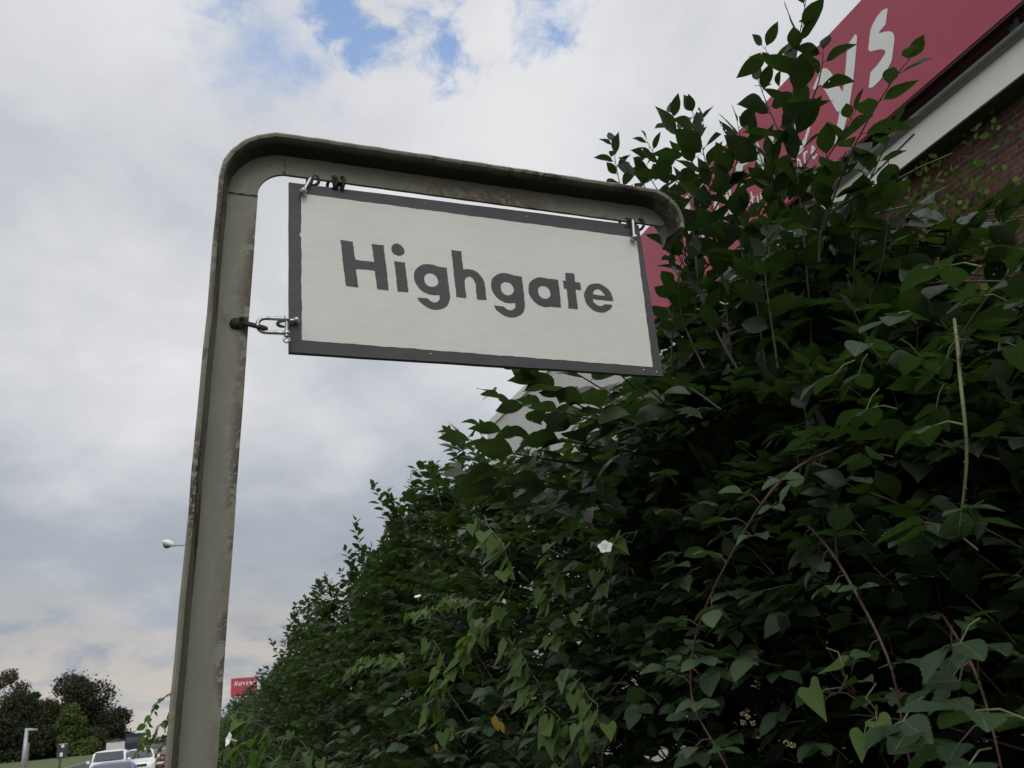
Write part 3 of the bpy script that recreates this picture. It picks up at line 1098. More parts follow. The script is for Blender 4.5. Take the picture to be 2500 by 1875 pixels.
for ch in 'the furniture store':
    strokes, adv = SCR[ch]
    if strokes:
        fn = lambda X, Y: np.minimum.reduce([s_line(X, Y, st, [.042] * len(st)) for st in strokes])
        add_txt(fn, -.2, .5, -.5, 1.25, .04, 8.30 + HZ, 0.005, 0.36, 0.35 + cur * 0.36)
    cur += adv * 1.35
b.build('small_lettering', MAT['signwhite'], rs)

# far end of the store: pale cladding, and a mauve block further on
fb = thing('clad_building', 'pale grey clad building beyond the brick store, seen under the hanging board', 'building', W(20, 9, 0))
b = MB()
b.box(W(13.0, 8.6, 0), U * 10.0, V * 14, Z * 9.6)
b.build('wall', MAT['cladding'], fb)
b = MB()
b.box(W(12.98, 8.55, 9.602), U * 10.1, V * 14, Z * 0.22)
b.build('parapet', MAT['fascia'], fb)
b = MB()
b.box(W(14, 8.54, 5.2), U * 7, V * 0.058, Z * 0.5)
b.build('red_band', MAT['red'], fb)
fm = thing('mauve_block', 'mauve-brown clad block standing far along the hedge', 'building', W(34, 10, 0))
b = MB()
b.box(W(31.8, 9.4, 0), U * 5, V * 12, Z * 9.6)
b.build('wall', MAT['mauve'], fm)
b = MB()
b.box(W(31.75, 9.3, 9.602), U * 5.1, V * 12.2, Z * 0.18)
b.build('parapet', MAT['roof'], fm)
# projecting sign far down the road
D1 = 104.0
A_ = at_d(563, 1657, D1); B_ = at_d(627, 1657, D1); C_ = at_d(563, 1702, D1)
ws = np.linalg.norm(B_ - A_); hs = A_[2] - C_[2]
ex = (B_ - A_) / ws; ex[2] = 0; ex /= np.linalg.norm(ex)
ey = np.cross(Z, ex)                                   # away from the viewer
ps = thing('projecting_sign', 'small distant red sign with white lettering, right of the steel post', 'sign', np.array([*(A_ + ex * ws / 2)[:2], 0]))
b = MB(); b.box(C_, ex * ws, ey * 0.3, Z * hs); b.build('sign_panel', MAT['red'], ps)
b = MB(); b.box(np.array([*(C_ + ex * ws * .45 + ey * .06)[:2], 0]), ex * 0.25, ey * 0.2, Z * C_[2]); b.build('support_pole', MAT['lamp'], ps)
b = MB()
sc = ws / 6.2
for fn, x0, x1 in ((T_H, -.15, .76), (T_a, .76, 1.47), (T_r, 1.4, 2.02), (T_v, 1.93, 2.56), (T_e, 2.6, 3.28), (T_y, 3.3, 4.42), (T_s, 4.2, 4.95)):
    pts, fs = sdf_mesh(fn, x0, x1, -.45, 1.12, .05)
    b.add([C_ + ex * (0.14 * ws + x * sc) + Z * (hs * 0.60 + y * sc) - ey * 0.01 for x, y in pts], fs)
b.build('lettering', MAT['signwhite'], ps)

# ------------------------------------------------------------------ foliage machinery
def tmpl(kind, lod):
    """leaf outline: vertices (t along, y across in half widths, z lift) and faces"""
    if kind == 'ovate':
        prof = [(0, .03), (.06, .30), (.16, .66), (.28, .90), (.40, 1.0), (.54, .93), (.67, .74), (.79, .48), (.89, .23), (.95, .09), (1.0, .0)]
        if lod == 1: prof = [(0, .03), (.14, .62), (.40, 1.0), (.70, .68), (.88, .25), (1.0, 0)]
        if lod == 2: prof = [(0, .05), (.38, 1.0), (.72, .62), (1.0, 0)]
        ser = 0.0
    elif kind == 'serrate':
        prof = []
        for i in range(23):
            t = i / 22
            w = (math.sin(math.pi * min(1, t ** 0.78)) ** 0.82) if 0 < t < 1 else 0
            if 0 < i < 22: w *= (1.06 if i % 2 else 0.92)
            prof.append((t + (0.012 if i % 2 else 0), w))
        if lod >= 1: prof = prof[::3] + [prof[-1]]
    elif kind == 'round':
        prof = [(0, .05), (.05, .45), (.14, .82), (.28, 1.0), (.42, 1.0), (.56, .9), (.70, .68), (.82, .42), (.92, .18), (1.0, .0)]
    elif kind == 'arrow':                              # bindweed: back-swept lobes at the base
        prof = [(-.20, .52), (-.16, .80), (-.02, .98), (.12, 1.0), (.28, .86), (.46, .66), (.64, .44), (.80, .25), (.92, .10), (1.0, 0)]
    v = []; f = []
    n = len(prof)
    for i, (t, w) in enumerate(prof):
        tm = t if kind != 'arrow' else max(t, [0.02, .03, .06, .14, .28, .46, .64, .80, .92, 1.0][i])
        v += [(t, -w, 0), (tm, 0, 0), (t, w, 0)]
    for i in range(n - 1):
        a = 3 * i; c = a + 3
        f += [(a, a + 1, c + 1, c), (a + 1, a + 2, c + 2, c + 1)]
    return np.array(v, float), np.array(f, int)


class Leaves:
    def __init__(s): s.P = []; s.A = []; s.N = []; s.L = []; s.W = []; s.T = []; s.C = []

    def add(s, p, a, n, l, w, tint, curl=0.12):
        s.P.append(p); s.A.append(a); s.N.append(n); s.L.append(l); s.W.append(w); s.T.append(tint); s.C.append(curl)

    def build(s, name, m, parent, kind='ovate', lod=0):
        if not s.P: return None
        v, f = tmpl(kind, lod)
        P = np.array(s.P); A = np.array(s.A); N = np.array(s.N); L = np.array(s.L); Wd = np.array(s.W); Tn = np.array(s.T); C = np.array(s.C)
        A = A / np.linalg.norm(A, axis=1, keepdims=True)
        N = N - A * (A * N).sum(1, keepdims=True)
        N = N / (np.linalg.norm(N, axis=1, keepdims=True) + 1e-9)
        Yv = np.cross(N, A)
        k, nv, nf = len(P), len(v), len(f)
        fold = RNG.uniform(0.05, 0.42, k); wav = RNG.uniform(0, 6.28, k); tw = RNG.normal(0, 0.22, k)
        t = v[:, 0][None, :]; y = v[:, 1][None, :]
        zz = fold[:, None] * np.abs(y) * Wd[:, None] / L[:, None] - C[:, None] * t ** 2 + 0.018 * np.sin(t * 9 + wav[:, None] + y * 2) * np.abs(y)
        yy = y * Wd[:, None]
        zz = zz * L[:, None] + yy * tw[:, None] * t
        bend = RNG.normal(0, 0.06, k)[:, None] * t ** 2 * L[:, None]
        co = P[:, None, :] + (t * L[:, None])[..., None] * A[:, None, :] + (yy + bend)[..., None] * Yv[:, None, :] + zz[..., None] * N[:, None, :]
        co = co.reshape(-1, 3)
        fa = (f[None] + (np.arange(k) * nv)[:, None, None]).reshape(-1, 4)
        me = bpy.data.meshes.new(name)
        me.vertices.add(len(co)); me.vertices.foreach_set('co', co.astype(np.float32).ravel())
        me.loops.add(fa.size); me.loops.foreach_set('vertex_index', fa.astype(np.int32).ravel())
        me.polygons.add(len(fa))
        me.polygons.foreach_set('loop_start', np.arange(0, fa.size, 4, dtype=np.int32))
        me.polygons.foreach_set('loop_total', np.full(len(fa), 4, dtype=np.int32))
        me.polygons.foreach_set('use_smooth', np.ones(len(fa), bool))
        ul = me.uv_layers.new(name='UVMap')
        uvv = np.stack([np.tile(v[:, 0], k), np.tile(v[:, 1], k)], 1)
        ul.data.foreach_set('uv', uvv[fa.ravel()].astype(np.float32).ravel())
        at = me.attributes.new('tint', 'FLOAT', 'POINT')
        at.data.foreach_set('value', np.repeat(Tn, nv).astype(np.float32))
        me.update(calc_edges=True)
        me.validate()
        return link_mesh(name, me, m, parent)


def nrm(a):
    a = np.asarray(a, float)
    return a / (np.linalg.norm(a) + 1e-12)


def rnd(s=1.0):
    return RNG.normal(0, s, 3)


def leafy_shoot(LV, ST, pts, spacing, size, r0=0.0035, start=0.2, tint=(0.2, 0.8), droop=0.35, wr=0.30, petiole=0.14, two_rank=True, sides=5, tipleaf=True):
    """a stem along pts with alternate leaves"""
    pts = [np.asarray(p, float) for p in pts]
    if ST is not None:
        ST.tube(pts, list(np.linspace(r0, r0 * 0.3, len(pts))), sides, cap=False)
    seg = [np.linalg.norm(pts[i + 1] - pts[i]) for i in range(len(pts) - 1)]
    tot = sum(seg); d = tot * start; k = int(RNG.integers(0, 2)); phase = RNG.uniform(0, 6.28)
    while d < tot:
        a = d; i = 0
        while i < len(seg) - 1 and a > seg[i]: a -= seg[i]; i += 1
        p = pts[i] + (pts[i + 1] - pts[i]) * (a / seg[i])
        t = nrm(pts[i + 1] - pts[i])
        side = np.cross(t, Z) + rnd(0.05)
        side = nrm(side) if np.linalg.norm(side) > .15 else nrm(np.array([math.cos(phase), math.sin(phase), 0]))
        if abs(t[2]) > 0.8:                            # upright shoot: leaves all round
            phase += 2.4
            side = np.array([math.cos(phase), math.sin(phase), 0])
        elif k % 2: side = -side
        fr = d / tot
        ax = nrm(side * 0.9 + t * (0.55 + 0.5 * fr) + rnd(0.22) - Z * droop * (1 - 0.5 * fr) * RNG.uniform(0.3, 1.4))
        nm = nrm(Z + rnd(0.38) + t * 0.15)
        L = size * RNG.uniform(0.68, 1.12) * (1 - 0.35 * max(0, fr - 0.75) / 0.25)
        pe = L * petiole
        q = p + ax * pe
        if ST is not None and sides >= 5: ST.tube([p, p + ax * pe * .5 + Z * .002, q], r0 * 0.32, 4, cap=False)
        LV.add(q, ax, nm, L, L * wr * RNG.uniform(0.85, 1.15), RNG.uniform(*tint), RNG.uniform(0.02, 0.28))
        d += spacing * RNG.uniform(0.75, 1.25); k += 1
    if tipleaf:
        t = nrm(pts[-1] - pts[-2])
        LV.add(pts[-1], nrm(t + rnd(.2)), nrm(Z + rnd(.4)), size * .6, size * .6 * wr, RNG.uniform(*tint), .1)


def curve(p0, p1, sag, n=7):
    p0 = np.asarray(p0); p1 = np.asarray(p1)
    w = rnd(0.035) * np.linalg.norm(p1 - p0)
    return [p0 + (p1 - p0) * t + (Z * sag + w) * math.sin(math.pi * t) for t in np.linspace(0, 1, n)]


# hedge envelope, heights above the eye; unseen near end raised to cast shade
HU = [-2.6, 0.0, 0.45, 0.80, 0.95, 1.3, 1.6, 2.0, 2.4, 3.2, 4.2, 5.0, 5.8, 7.7, 11.6, 14.0, 16.0, 18.0, 27, 40]
HT = [1.70, 1.70, 0.75, 0.52, 0.58, 0.76, 0.88, 0.98, 1.08, 1.08, 1.25, 1.46, 1.52, 1.46, 1.32, 1.22, 0.86, 0.74, 0.6, 0.5]


def top_at(u): return float(np.interp(u, HU, HT))


def front_at(u, h):
    t = max(0.0, h) / max(0.3, top_at(u))
    return 1.22 + 0.42 * t ** 2 + 0.05 * math.sin(u * 2.1 + h * 3)


def in_env(u, v, h, slack=0.0):
    return h < top_at(u) + slack and v > front_at(u, h) - slack


def fill(LV, ST, n, u0, u1, h0, size, spacing, tint, vmax=2.5, sides=5, slack=0.10, Lr=(0.4, 0.85), wr=0.30, upright=0.5, frontbias=1.0):
    made = 0; tries = 0
    while made < n and tries < n * 30:
        tries += 1
        u = RNG.uniform(u0, u1)
        tp = top_at(u)
        if tp + max(0, slack - .1) <= h0: continue
        h = RNG.uniform(h0, tp + max(0, slack - .1))
        vf = front_at(u, h)
        v = vf + (vmax - vf) * RNG.uniform(0, 1) ** (1.0 + frontbias)
        tip = np.array([u, v, h])
        if not in_env(*tip, slack): continue
        if 0.28 < u / v < 0.95 and h / v > 0.58: continue         # open above the hedge's near end: the brick wall shows
        dirv = nrm(np.array([RNG.normal(0, 0.6), -RNG.uniform(0.1, 1.0), RNG.uniform(-0.2, 1.0) * upright * 2]))
        L = RNG.uniform(*Lr)
        o = tip - dirv * L
        P0 = CAMP + U * o[0] + V * o[1] + Z * o[2]; P1 = CAMP + U * tip[0] + V * tip[1] + Z * tip[2]
        leafy_shoot(LV, ST, curve(P0, P1, 0.08 * L, 6), spacing, size, tint=tint, sides=sides, wr=wr)
        made += 1


def px_shoot(LV, ST, pxs, v, size, spacing, r0=0.0034, dv=0.0, deep=0.0, **kw):
    vs = np.linspace(v, v + dv, len(pxs)); vs[0] += deep
    pts = [at_v(x, y, vv) for (x, y), vv in zip(pxs, vs)]
    # resample smoothly
    q = []
    for i in range(len(pts) - 1):
        for t in (0, .5): q.append(pts[i] + (pts[i + 1] - pts[i]) * t)
    q.append(pts[-1])
    for _ in range(2):
        q = [q[0]] + [(q[i - 1] + 2 * q[i] + q[i + 1]) / 4 for i in range(1, len(q) - 1)] + [q[-1]]
    leafy_shoot(LV, ST, q, spacing, size, r0=r0, **kw)


def shrub(name, label, cat, u, v, group=None):
    return thing(name, label, cat, W(u, v, 0.12), group)


def trunkset(t, pts_uv, top_h, r=0.02, m='bark', name='stems'):
    """woody stems rising from the ground"""
    b = MB()
    for (u, v) in pts_uv:
        p = W(u, v, 0.1); q = W(u + RNG.normal(0, .15), v + RNG.normal(0, .12), EYE + top_h * RNG.uniform(.55, .95))
        b.tube(curve(p, q, 0.0, 8), list(np.linspace(r, r * .3, 8)), 7)
    return b


# ---- tall sapling over the arm's right end
t = shrub('tall_shrub', 'tall dark shrub with upright leafy shoots in front of the red store sign', 'shrub', 1.3, 1.9)
LV = Leaves(); ST = trunkset(t, [(0.9, 1.9), (1.2, 2.1), (1.6, 1.9), (1.9, 2.1)], 1.2, .018)
kw = dict(tint=(.0, .65), droop=.25, wr=.262)
px_shoot(LV, ST, [(1985, 900), (1975, 720), (1962, 560), (1945, 420), (1935, 300), (1935, 190), (1950, 90), (1968, 10), (1975, -60)], 1.55, 0.115, 0.024, **kw)
px_shoot(LV, ST, [(1962, 560), (1900, 480), (1860, 400), (1835, 320)], 1.55, 0.115, 0.027, r0=.003, **kw)
px_shoot(LV, ST, [(1945, 420), (1905, 330), (1870, 250), (1850, 195)], 1.55, 0.106, 0.029, r0=.003, **kw)
px_shoot(LV, ST, [(1935, 190), (1890, 150), (1860, 110)], 1.55, 0.088, 0.029, r0=.002, **kw)
px_shoot(LV, ST, [(1950, 300), (1990, 240), (2010, 160), (2010, 120)], 1.58, 0.100, 0.031, r0=.003, **kw)
px_shoot(LV, ST, [(1955, 480), (2010, 400), (2050, 340), (2090, 270)], 1.58, 0.100, 0.034, r0=.003, **kw)
px_shoot(LV, ST, [(2010, 560), (2060, 400), (2120, 290), (2180, 190), (2225, 140)], 1.5, 0.097, 0.038, r0=.003, start=.1, **kw)
px_shoot(LV, ST, [(2040, 620), (2110, 470), (2150, 380), (2190, 300)], 1.6, 0.097, 0.038, r0=.003, **kw)
px_shoot(LV, ST, [(1790, 900), (1770, 720), (1745, 580), (1735, 460), (1715, 350), (1690, 270)], 1.5, 0.118, 0.025, **kw)
px_shoot(LV, ST, [(1735, 460), (1690, 400), (1650, 330), (1640, 275)], 1.5, 0.109, 0.029, r0=.003, **kw)
px_shoot(LV, ST, [(1740, 520), (1790, 430), (1815, 350), (1800, 300)], 1.5, 0.109, 0.031, r0=.003, **kw)
px_shoot(LV, ST, [(1700, 760), (1670, 600), (1640, 470), (1610, 400), (1580, 345)], 1.55, 0.113, 0.028, **kw)
px_shoot(LV, ST, [(1560, 560), (1515, 470), (1503, 400), (1495, 345)], 1.6, 0.108, 0.029, r0=.003, **kw)
px_shoot(LV, ST, [(1660, 560), (1620, 480), (1580, 430), (1570, 400)], 1.55, 0.104, 0.031, r0=.003, **kw)
px_shoot(LV, ST, [(1870, 900), (1850, 760), (1830, 620), (1810, 520)], 1.5, 0.113, 0.027, **kw)
px_shoot(LV, ST, [(1640, 900), (1640, 760), (1660, 640), (1690, 560)], 1.5, 0.109, 0.027, **kw)
px_shoot(LV, ST, [(2110, 900), (2090, 760), (2080, 640), (2100, 520)], 1.6, 0.106, 0.034, **kw)
px_shoot(LV, ST, [(2250, 950), (2230, 860), (2250, 780), (2230, 700)], 1.6, 0.106, 0.040, **kw)
px_shoot(LV, ST, [(2100, 800), (2150, 680), (2170, 560), (2160, 470)], 1.65, 0.100, 0.047, **kw)
px_shoot(LV, ST, [(2300, 900), (2380, 760), (2440, 690), (2490, 640)], 1.4, 0.100, 0.045, **kw)
px_shoot(LV, ST, [(1680, 620), (1610, 500), (1560, 440), (1530, 400)], 1.55, .105, .042, r0=.003, **kw)
px_shoot(LV, ST, [(1780, 720), (1740, 600), (1690, 500), (1660, 430)], 1.5, .105, .026, **kw)
px_shoot(LV, ST, [(1830, 720), (1810, 600), (1790, 500), (1760, 420)], 1.5, .105, .026, **kw)
px_shoot(LV, ST, [(1880, 640), (1870, 540), (1890, 450), (1880, 380)], 1.5, .10, .026, **kw)
px_shoot(LV, ST, [(1740, 760), (1690, 680), (1640, 600), (1610, 540)], 1.5, .10, .028, **kw)
px_shoot(LV, ST, [(2000, 640), (2000, 560), (2030, 480), (2050, 420)], 1.5, .10, .028, **kw)
px_shoot(LV, ST, [(1760, 1000), (1680, 940), (1600, 900), (1550, 880)], 1.3, .10, .026, **kw)
px_shoot(LV, ST, [(1720, 900), (1680, 820), (1650, 740), (1660, 680)], 1.4, .10, .024, **kw)
px_shoot(LV, ST, [(1800, 900), (1740, 800), (1700, 700), (1700, 620)], 1.4, .10, .024, **kw)
px_shoot(LV, ST, [(1900, 900), (1880, 760), (1860, 640), (1880, 540)], 1.4, .10, .024, **kw)
# loose leafy growth between the shoots, then the dense lower part
HT_SAVE = list(HT)
HT[:] = [h_ if not (1.25 < u_ < 2.7) else h_ + 0.34 for u_, h_ in zip(HU, HT)]
fill(LV, ST, 150, 1.35, 2.5, 0.6, .108, .027, (.0, .7), vmax=1.95, upright=1.0, frontbias=.3)
HT[:] = HT_SAVE
fill(LV, ST, 50, 1.45, 2.1, 1.0, .108, .028, (.0, .7), vmax=1.8, upright=1.2, frontbias=.2, slack=.75)
fill(LV, ST, 420, 0.75, 2.7, 0.1, .092, .026, (.0, .6), vmax=2.1)
ST.build('branches', MAT['stem'], t, smooth=True)
LV.build('foliage', LEAF['elm'], t)

# ---- shrub reaching out under the board
t = shrub('leaning_shrub', 'broad-leaved shrub reaching leafy branches out below the white board', 'shrub', 3.0, 1.8)
LV = Leaves(); ST = trunkset(t, [(2.6, 1.8), (3.0, 2.0), (3.4, 1.8)], 1.1, .02)
kw = dict(tint=(.25, .95), droop=.3, wr=.32)
px_shoot(LV, ST, [(1640, 1080), (1500, 1010), (1390, 960), (1300, 925), (1250, 900)], 1.15, 0.110, 0.030, deep=.35, dv=-.22, **kw)
px_shoot(LV, ST, [(1620, 1120), (1450, 1085), (1330, 1070), (1240, 1060), (1170, 1035)], 1.10, 0.110, 0.032, deep=.35, dv=-.22, **kw)
px_shoot(LV, ST, [(1520, 1250), (1390, 1190), (1280, 1160), (1190, 1150), (1130, 1100)], 1.05, 0.112, 0.030, deep=.35, dv=-.22, **kw)
px_shoot(LV, ST, [(1560, 1000), (1450, 940), (1400, 905), (1350, 880)], 1.2, 0.101, 0.032, deep=.35, dv=-.15, **kw)
px_shoot(LV, ST, [(1600, 1000), (1520, 920), (1480, 880)], 1.2, 0.101, 0.034, deep=.35, dv=-.1, **kw)
px_shoot(LV, ST, [(1560, 1060), (1440, 1020), (1340, 1000), (1260, 990), (1200, 960)], 1.05, 0.112, 0.028, deep=.35, dv=-.2, **kw)
px_shoot(LV, ST, [(1480, 1150), (1350, 1120), (1250, 1110), (1180, 1090), (1120, 1060)], 1.0, 0.118, 0.028, deep=.35, dv=-.2, **kw)
px_shoot(LV, ST, [(1420, 1200), (1300, 1190), (1200, 1180), (1120, 1150)], 1.0, 0.112, 0.030, deep=.35, dv=-.15, **kw)
px_shoot(LV, ST, [(1700, 1060), (1620, 980), (1560, 930), (1520, 900)], 1.2, 0.106, 0.030, deep=.35, dv=-.1, **kw)
px_shoot(LV, ST, [(1500, 1040), (1400, 980), (1320, 935), (1290, 905)], 1.1, 0.106, 0.030, deep=.35, dv=-.15, **kw)
fill(LV, ST, 60, 2.1, 3.3, .7, .095, .028, (.1, .9), vmax=1.7, slack=.2)
px_shoot(LV, ST, [(1450, 1260), (1330, 1230), (1230, 1220), (1150, 1180)], 1.05, 0.106, 0.034, deep=.35, dv=-.15, **kw)
fill(LV, ST, 520, 2.3, 4.4, -0.75, .092, .027, (.1, .8), vmax=2.5)
ST.build('branches', MAT['stem'], t, smooth=True)
LV.build('foliage', LEAF['lean'], t)

# ---- near dark end of the hedge, to the right of the photograph
t = shrub('dark_shrub', 'dense dark shrub filling the shaded right end of the hedge, with tall unseen growth added to shade it', 'shrub', 0.2, 1.9)
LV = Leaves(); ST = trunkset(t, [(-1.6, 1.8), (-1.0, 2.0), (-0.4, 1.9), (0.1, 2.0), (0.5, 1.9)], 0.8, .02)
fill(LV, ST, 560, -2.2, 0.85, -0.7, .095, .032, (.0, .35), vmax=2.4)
fill(LV, ST, 160, -2.2, 0.35, 0.6, .095, .032, (.0, .6), vmax=2.2)  # tall growth out of view, added to keep sun off the hedge
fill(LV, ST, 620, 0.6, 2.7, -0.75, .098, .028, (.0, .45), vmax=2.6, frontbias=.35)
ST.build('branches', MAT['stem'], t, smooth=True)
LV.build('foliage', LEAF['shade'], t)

# ---- shrubs further along the hedge
segs = [
    (4.1, 6.6, 430, .098, .027, 0, 'mid-distance shrub whose top sprigs stand against grey cloud', .02),
    (6.3, 10.0, 560, .104, .031, 1, 'green shrub lower along the hedge, before the distant red sign', .02),
    (9.7, 16.0, 640, .115, .038, 1, 'far low shrub where the hedge nears the steel post', .02),
    (15.5, 30.0, 640, .14, .052, 2, 'farthest shrub of the hedge, behind the steel post', .02),
]
for (ua, ub, n, size, spc, lod, lab, _) in segs:
    um = (ua + ub) / 2
    t = shrub('hedge_shrub', lab, 'shrub', um, 1.9, 'shrubs of the roadside hedge')
    LV = Leaves(); ST = trunkset(t, [(ua + (ub - ua) * k / 4, 1.8 + .2 * (k % 2)) for k in range(5)], 1.0, .022)
    fill(LV, ST, n, ua, ub, -0.75, size, spc, (.2, 1.0), vmax=2.3, sides=4 if lod else 5, Lr=(.4, .9) if lod < 2 else (.5, 1.1), frontbias=1.4, wr=.34)
    # top sprigs
    for k in range(int(14 + (ub - ua) * 3)):
        u = RNG.uniform(ua, ub); tp = top_at(u)
        p = CAMP + U * u + V * RNG.uniform(1.5, 1.95) + Z * (tp - .25)
        q = p + Z * RNG.uniform(.25, .46) + U * RNG.normal(0, .16) - V * RNG.uniform(-.05, .18)
        leafy_shoot(LV, ST, curve(p, q, .0, 6), spc * .7, size * .9, wr=.34, tint=(.1, .8), sides=4 if lod else 5)
    ST.build('branches', MAT['stem'], t, smooth=True)
    LV.build('foliage', LEAF['elm2'], t, lod=lod)

# ---- arching spray left of the post
t = thing('arching_shrub', 'shrub arching its leafy spray over the pavement left of the steel post', 'shrub', W(4.2, 0.55, 0.12))
LV = Leaves(); ST = MB()
c0 = at_d(450, 1700, 4.2)
for (pxs, dist) in (([(470, 1700), (420, 1690), (385, 1712), (362, 1760), (345, 1812), (332, 1845)], 4.2), ([(470, 1740), (425, 1740), (395, 1765), (372, 1800), (362, 1830)], 4.3),
                    ([(470, 1780), (430, 1790), (400, 1815), (385, 1840)], 4.35), ([(480, 1830), (440, 1840), (400, 1862), (385, 1890)], 4.25), ([(470, 1720), (440, 1715), (415, 1740), (405, 1780)], 4.3),
                    ([(480, 1860), (440, 1870), (410, 1880), (380, 1900)], 4.3), ([(480, 1850), (450, 1830), (420, 1835), (395, 1850)], 4.1)):
    pts = [at_d(x, y, dist) for x, y in pxs]
    leafy_shoot(LV, ST, pts, .014, .040, r0=.0022, tint=(.4, 1), start=.05, sides=4, wr=.33, droop=.6)
base = W(4.2, 0.6, .12)
for k in range(3):
    ST.tube(curve(base + rnd(.1) * [1, 1, 0], at_d(470, 1700 + 60 * k, 4.2 + .06 * k), .0, 8), list(np.linspace(.010, .003, 8)), 5)
ST.build('branches', MAT['stem'], t, smooth=True)
LV.build('foliage', LEAF['bind'], t, lod=1)

# ------------------------------------------------------------------ bramble: thorny canes with three-part leaves
def trifoliate(LV, ST, p, d, size, tint):
    """petiole from p along d with three leaflets"""
    d = nrm(d + Z * .1)
    q = p + d * size * 0.75
    ST.tube([p, (p + q) / 2 + Z * .006, q], [.0016, .0013, .0011], 5, cap=False)
    hx = nrm(d * np.array([1, 1, .3]))
    sd_ = nrm(np.cross(Z, hx))
    nm = nrm(Z + rnd(.28))
    tilt = -Z * RNG.uniform(0.0, .35)
    q2 = q + hx * size * .22
    ST.tube([q, q2], .001, 4, cap=False)
    LV.add(q2, nrm(hx + tilt + rnd(.08)), nm, size, size * .36, RNG.uniform(*tint), RNG.uniform(.05, .3))
    for s_ in (-1, 1):
        LV.add(q, nrm(sd_ * s_ + hx * .35 + tilt + rnd(.1)), nrm(nm + rnd(.15)), size * .88, size * .33, RNG.uniform(*tint), RNG.uniform(.05, .3))


def cane(LV, br_, cm, ST, TH_, pxs, v, dv, r, size, spacing, tint):
    vs = np.linspace(v, v + dv, len(pxs)); vs[0] += .30; vs[1] += .06
    pts = [at_v(x, y, vv) for (x, y), vv in zip(pxs, vs)]
    q = []
    for i in range(len(pts) - 1):
        for t in (0, .33, .66): q.append(pts[i] + (pts[i + 1] - pts[i]) * t)
    q.append(pts[-1])
    for _ in range(3):
        q = [q[0]] + [(q[i - 1] + 2 * q[i] + q[i + 1]) / 4 for i in range(1, len(q) - 1)] + [q[-1]]
    cb = MB(); cb.tube(q, list(np.linspace(r, r * .55, len(q))), 7); cb.build('cane', MAT[cm], br_, smooth=True)
    acc = 0; k = 0
    for i in range(1, len(q)):
        seg = np.linalg.norm(q[i] - q[i - 1]); acc += seg
        for _ in range(max(1, int(seg / .012))):
            if RNG.uniform() < .6:
                s0 = q[i - 1] + (q[i] - q[i - 1]) * RNG.uniform()
                o = nrm(np.cross(q[i] - q[i - 1], rnd()))
                TH_.tube([s0 + o * r * .6, s0 + o * (r + .004) - Z * .0015], [.0011, .0002], 4)
        if acc > spacing:
            acc = 0; k += 1
            t = nrm(q[i] - q[i - 1])
            sd_ = nrm(np.cross(t, -V))
            d = nrm(sd_ * (1 if k % 2 else -1) - V * RNG.uniform(.15, .8) + rnd(.2))
            trifoliate(LV, ST, q[i], d, size * RNG.uniform(.75, 1.15), tint)


br = shrub('bramble', 'bramble with a long reddish thorny cane and three-part leaves, in front of the dark shrub', 'bramble', 1.2, 1.35)
LV = Leaves(); ST = MB(); TH_ = MB()
cane(LV, br, 'cane', ST, TH_, [(2050, 1095), (1960, 1125), (1880, 1195), (1815, 1300), (1755, 1410), (1700, 1530), (1682, 1640), (1690, 1730), (1735, 1800), (1790, 1900)], 1.10, -.08, .0034, .052, .050, (.45, 1.0))
ST.build('stalks', MAT['cane'], br, smooth=True)['kind'] = 'stuff'
TH_.build('thorns', MAT['cane'], br)['kind'] = 'stuff'
LV.build('leaves', LEAF['bramble'], br, kind='serrate')

br = shrub('bramble', 'bramble with a dull brown cane slanting down right of the reddish one', 'bramble', 0.9, 1.4)
LV = Leaves(); ST = MB(); TH_ = MB()
cane(LV, br, 'cane', ST, TH_, [(1960, 1270), (2030, 1340), (2085, 1440), (2130, 1520), (2185, 1640), (2200, 1760), (2230, 1900)], 1.12, .0, .0032, .055, .05, (.2, .7))
cane(LV, br, 'cane', ST, TH_, [(1600, 1560), (1500, 1680), (1430, 1760), (1380, 1900)], 1.15, .0, .0024, .055, .05, (.2, .7))
cane(LV, br, 'cane', ST, TH_, [(2300, 1500), (2380, 1620), (2420, 1760), (2450, 1900)], 1.02, .0, .0024, .060, .055, (.0, .4))
ST.build('stalks', MAT['cane'], br, smooth=True)['kind'] = 'stuff'
TH_.build('thorns', MAT['cane'], br)['kind'] = 'stuff'
LV.build('leaves', LEAF['bramble'], br, kind='serrate')

br = shrub('bramble', 'bramble with one pale green hanging stem near the right edge', 'bramble', 0.6, 1.2)
LV = Leaves(); ST = MB(); TH_ = MB()  # leaf tints below kept low: dimmer light at the right put into colour
cane(LV, br, 'cane_g', ST, TH_, [(2330, 780), (2340, 860), (2345, 940), (2358, 1040), (2362, 1130), (2352, 1220), (2340, 1310)], 0.95, .0, .0030, .055, .11, (.0, .45))
for (x, y, v, n) in ((2200, 800, 1.05, 3), (2440, 760, .98, 3), (2470, 1320, .95, 3), (2420, 1560, .9, 2), (2480, 1760, .78, 2), (2330, 1800, .85, 3), (2250, 900, 1.1, 3), (2100, 880, 1.2, 3)):
    for k in range(n):
        p = at_v(x + RNG.normal(0, 50), y + RNG.normal(0, 50), v + .06)
        trifoliate(LV, ST, p, nrm(-V * .7 + rnd(.6)), .062 * RNG.uniform(.9, 1.25), (.0, .3))
ST.build('stalks', MAT['cane_g'], br, smooth=True)['kind'] = 'stuff'
TH_.build('thorns', MAT['cane_g'], br)['kind'] = 'stuff'
LV.build('leaves', LEAF['bramble'], br, kind='serrate')

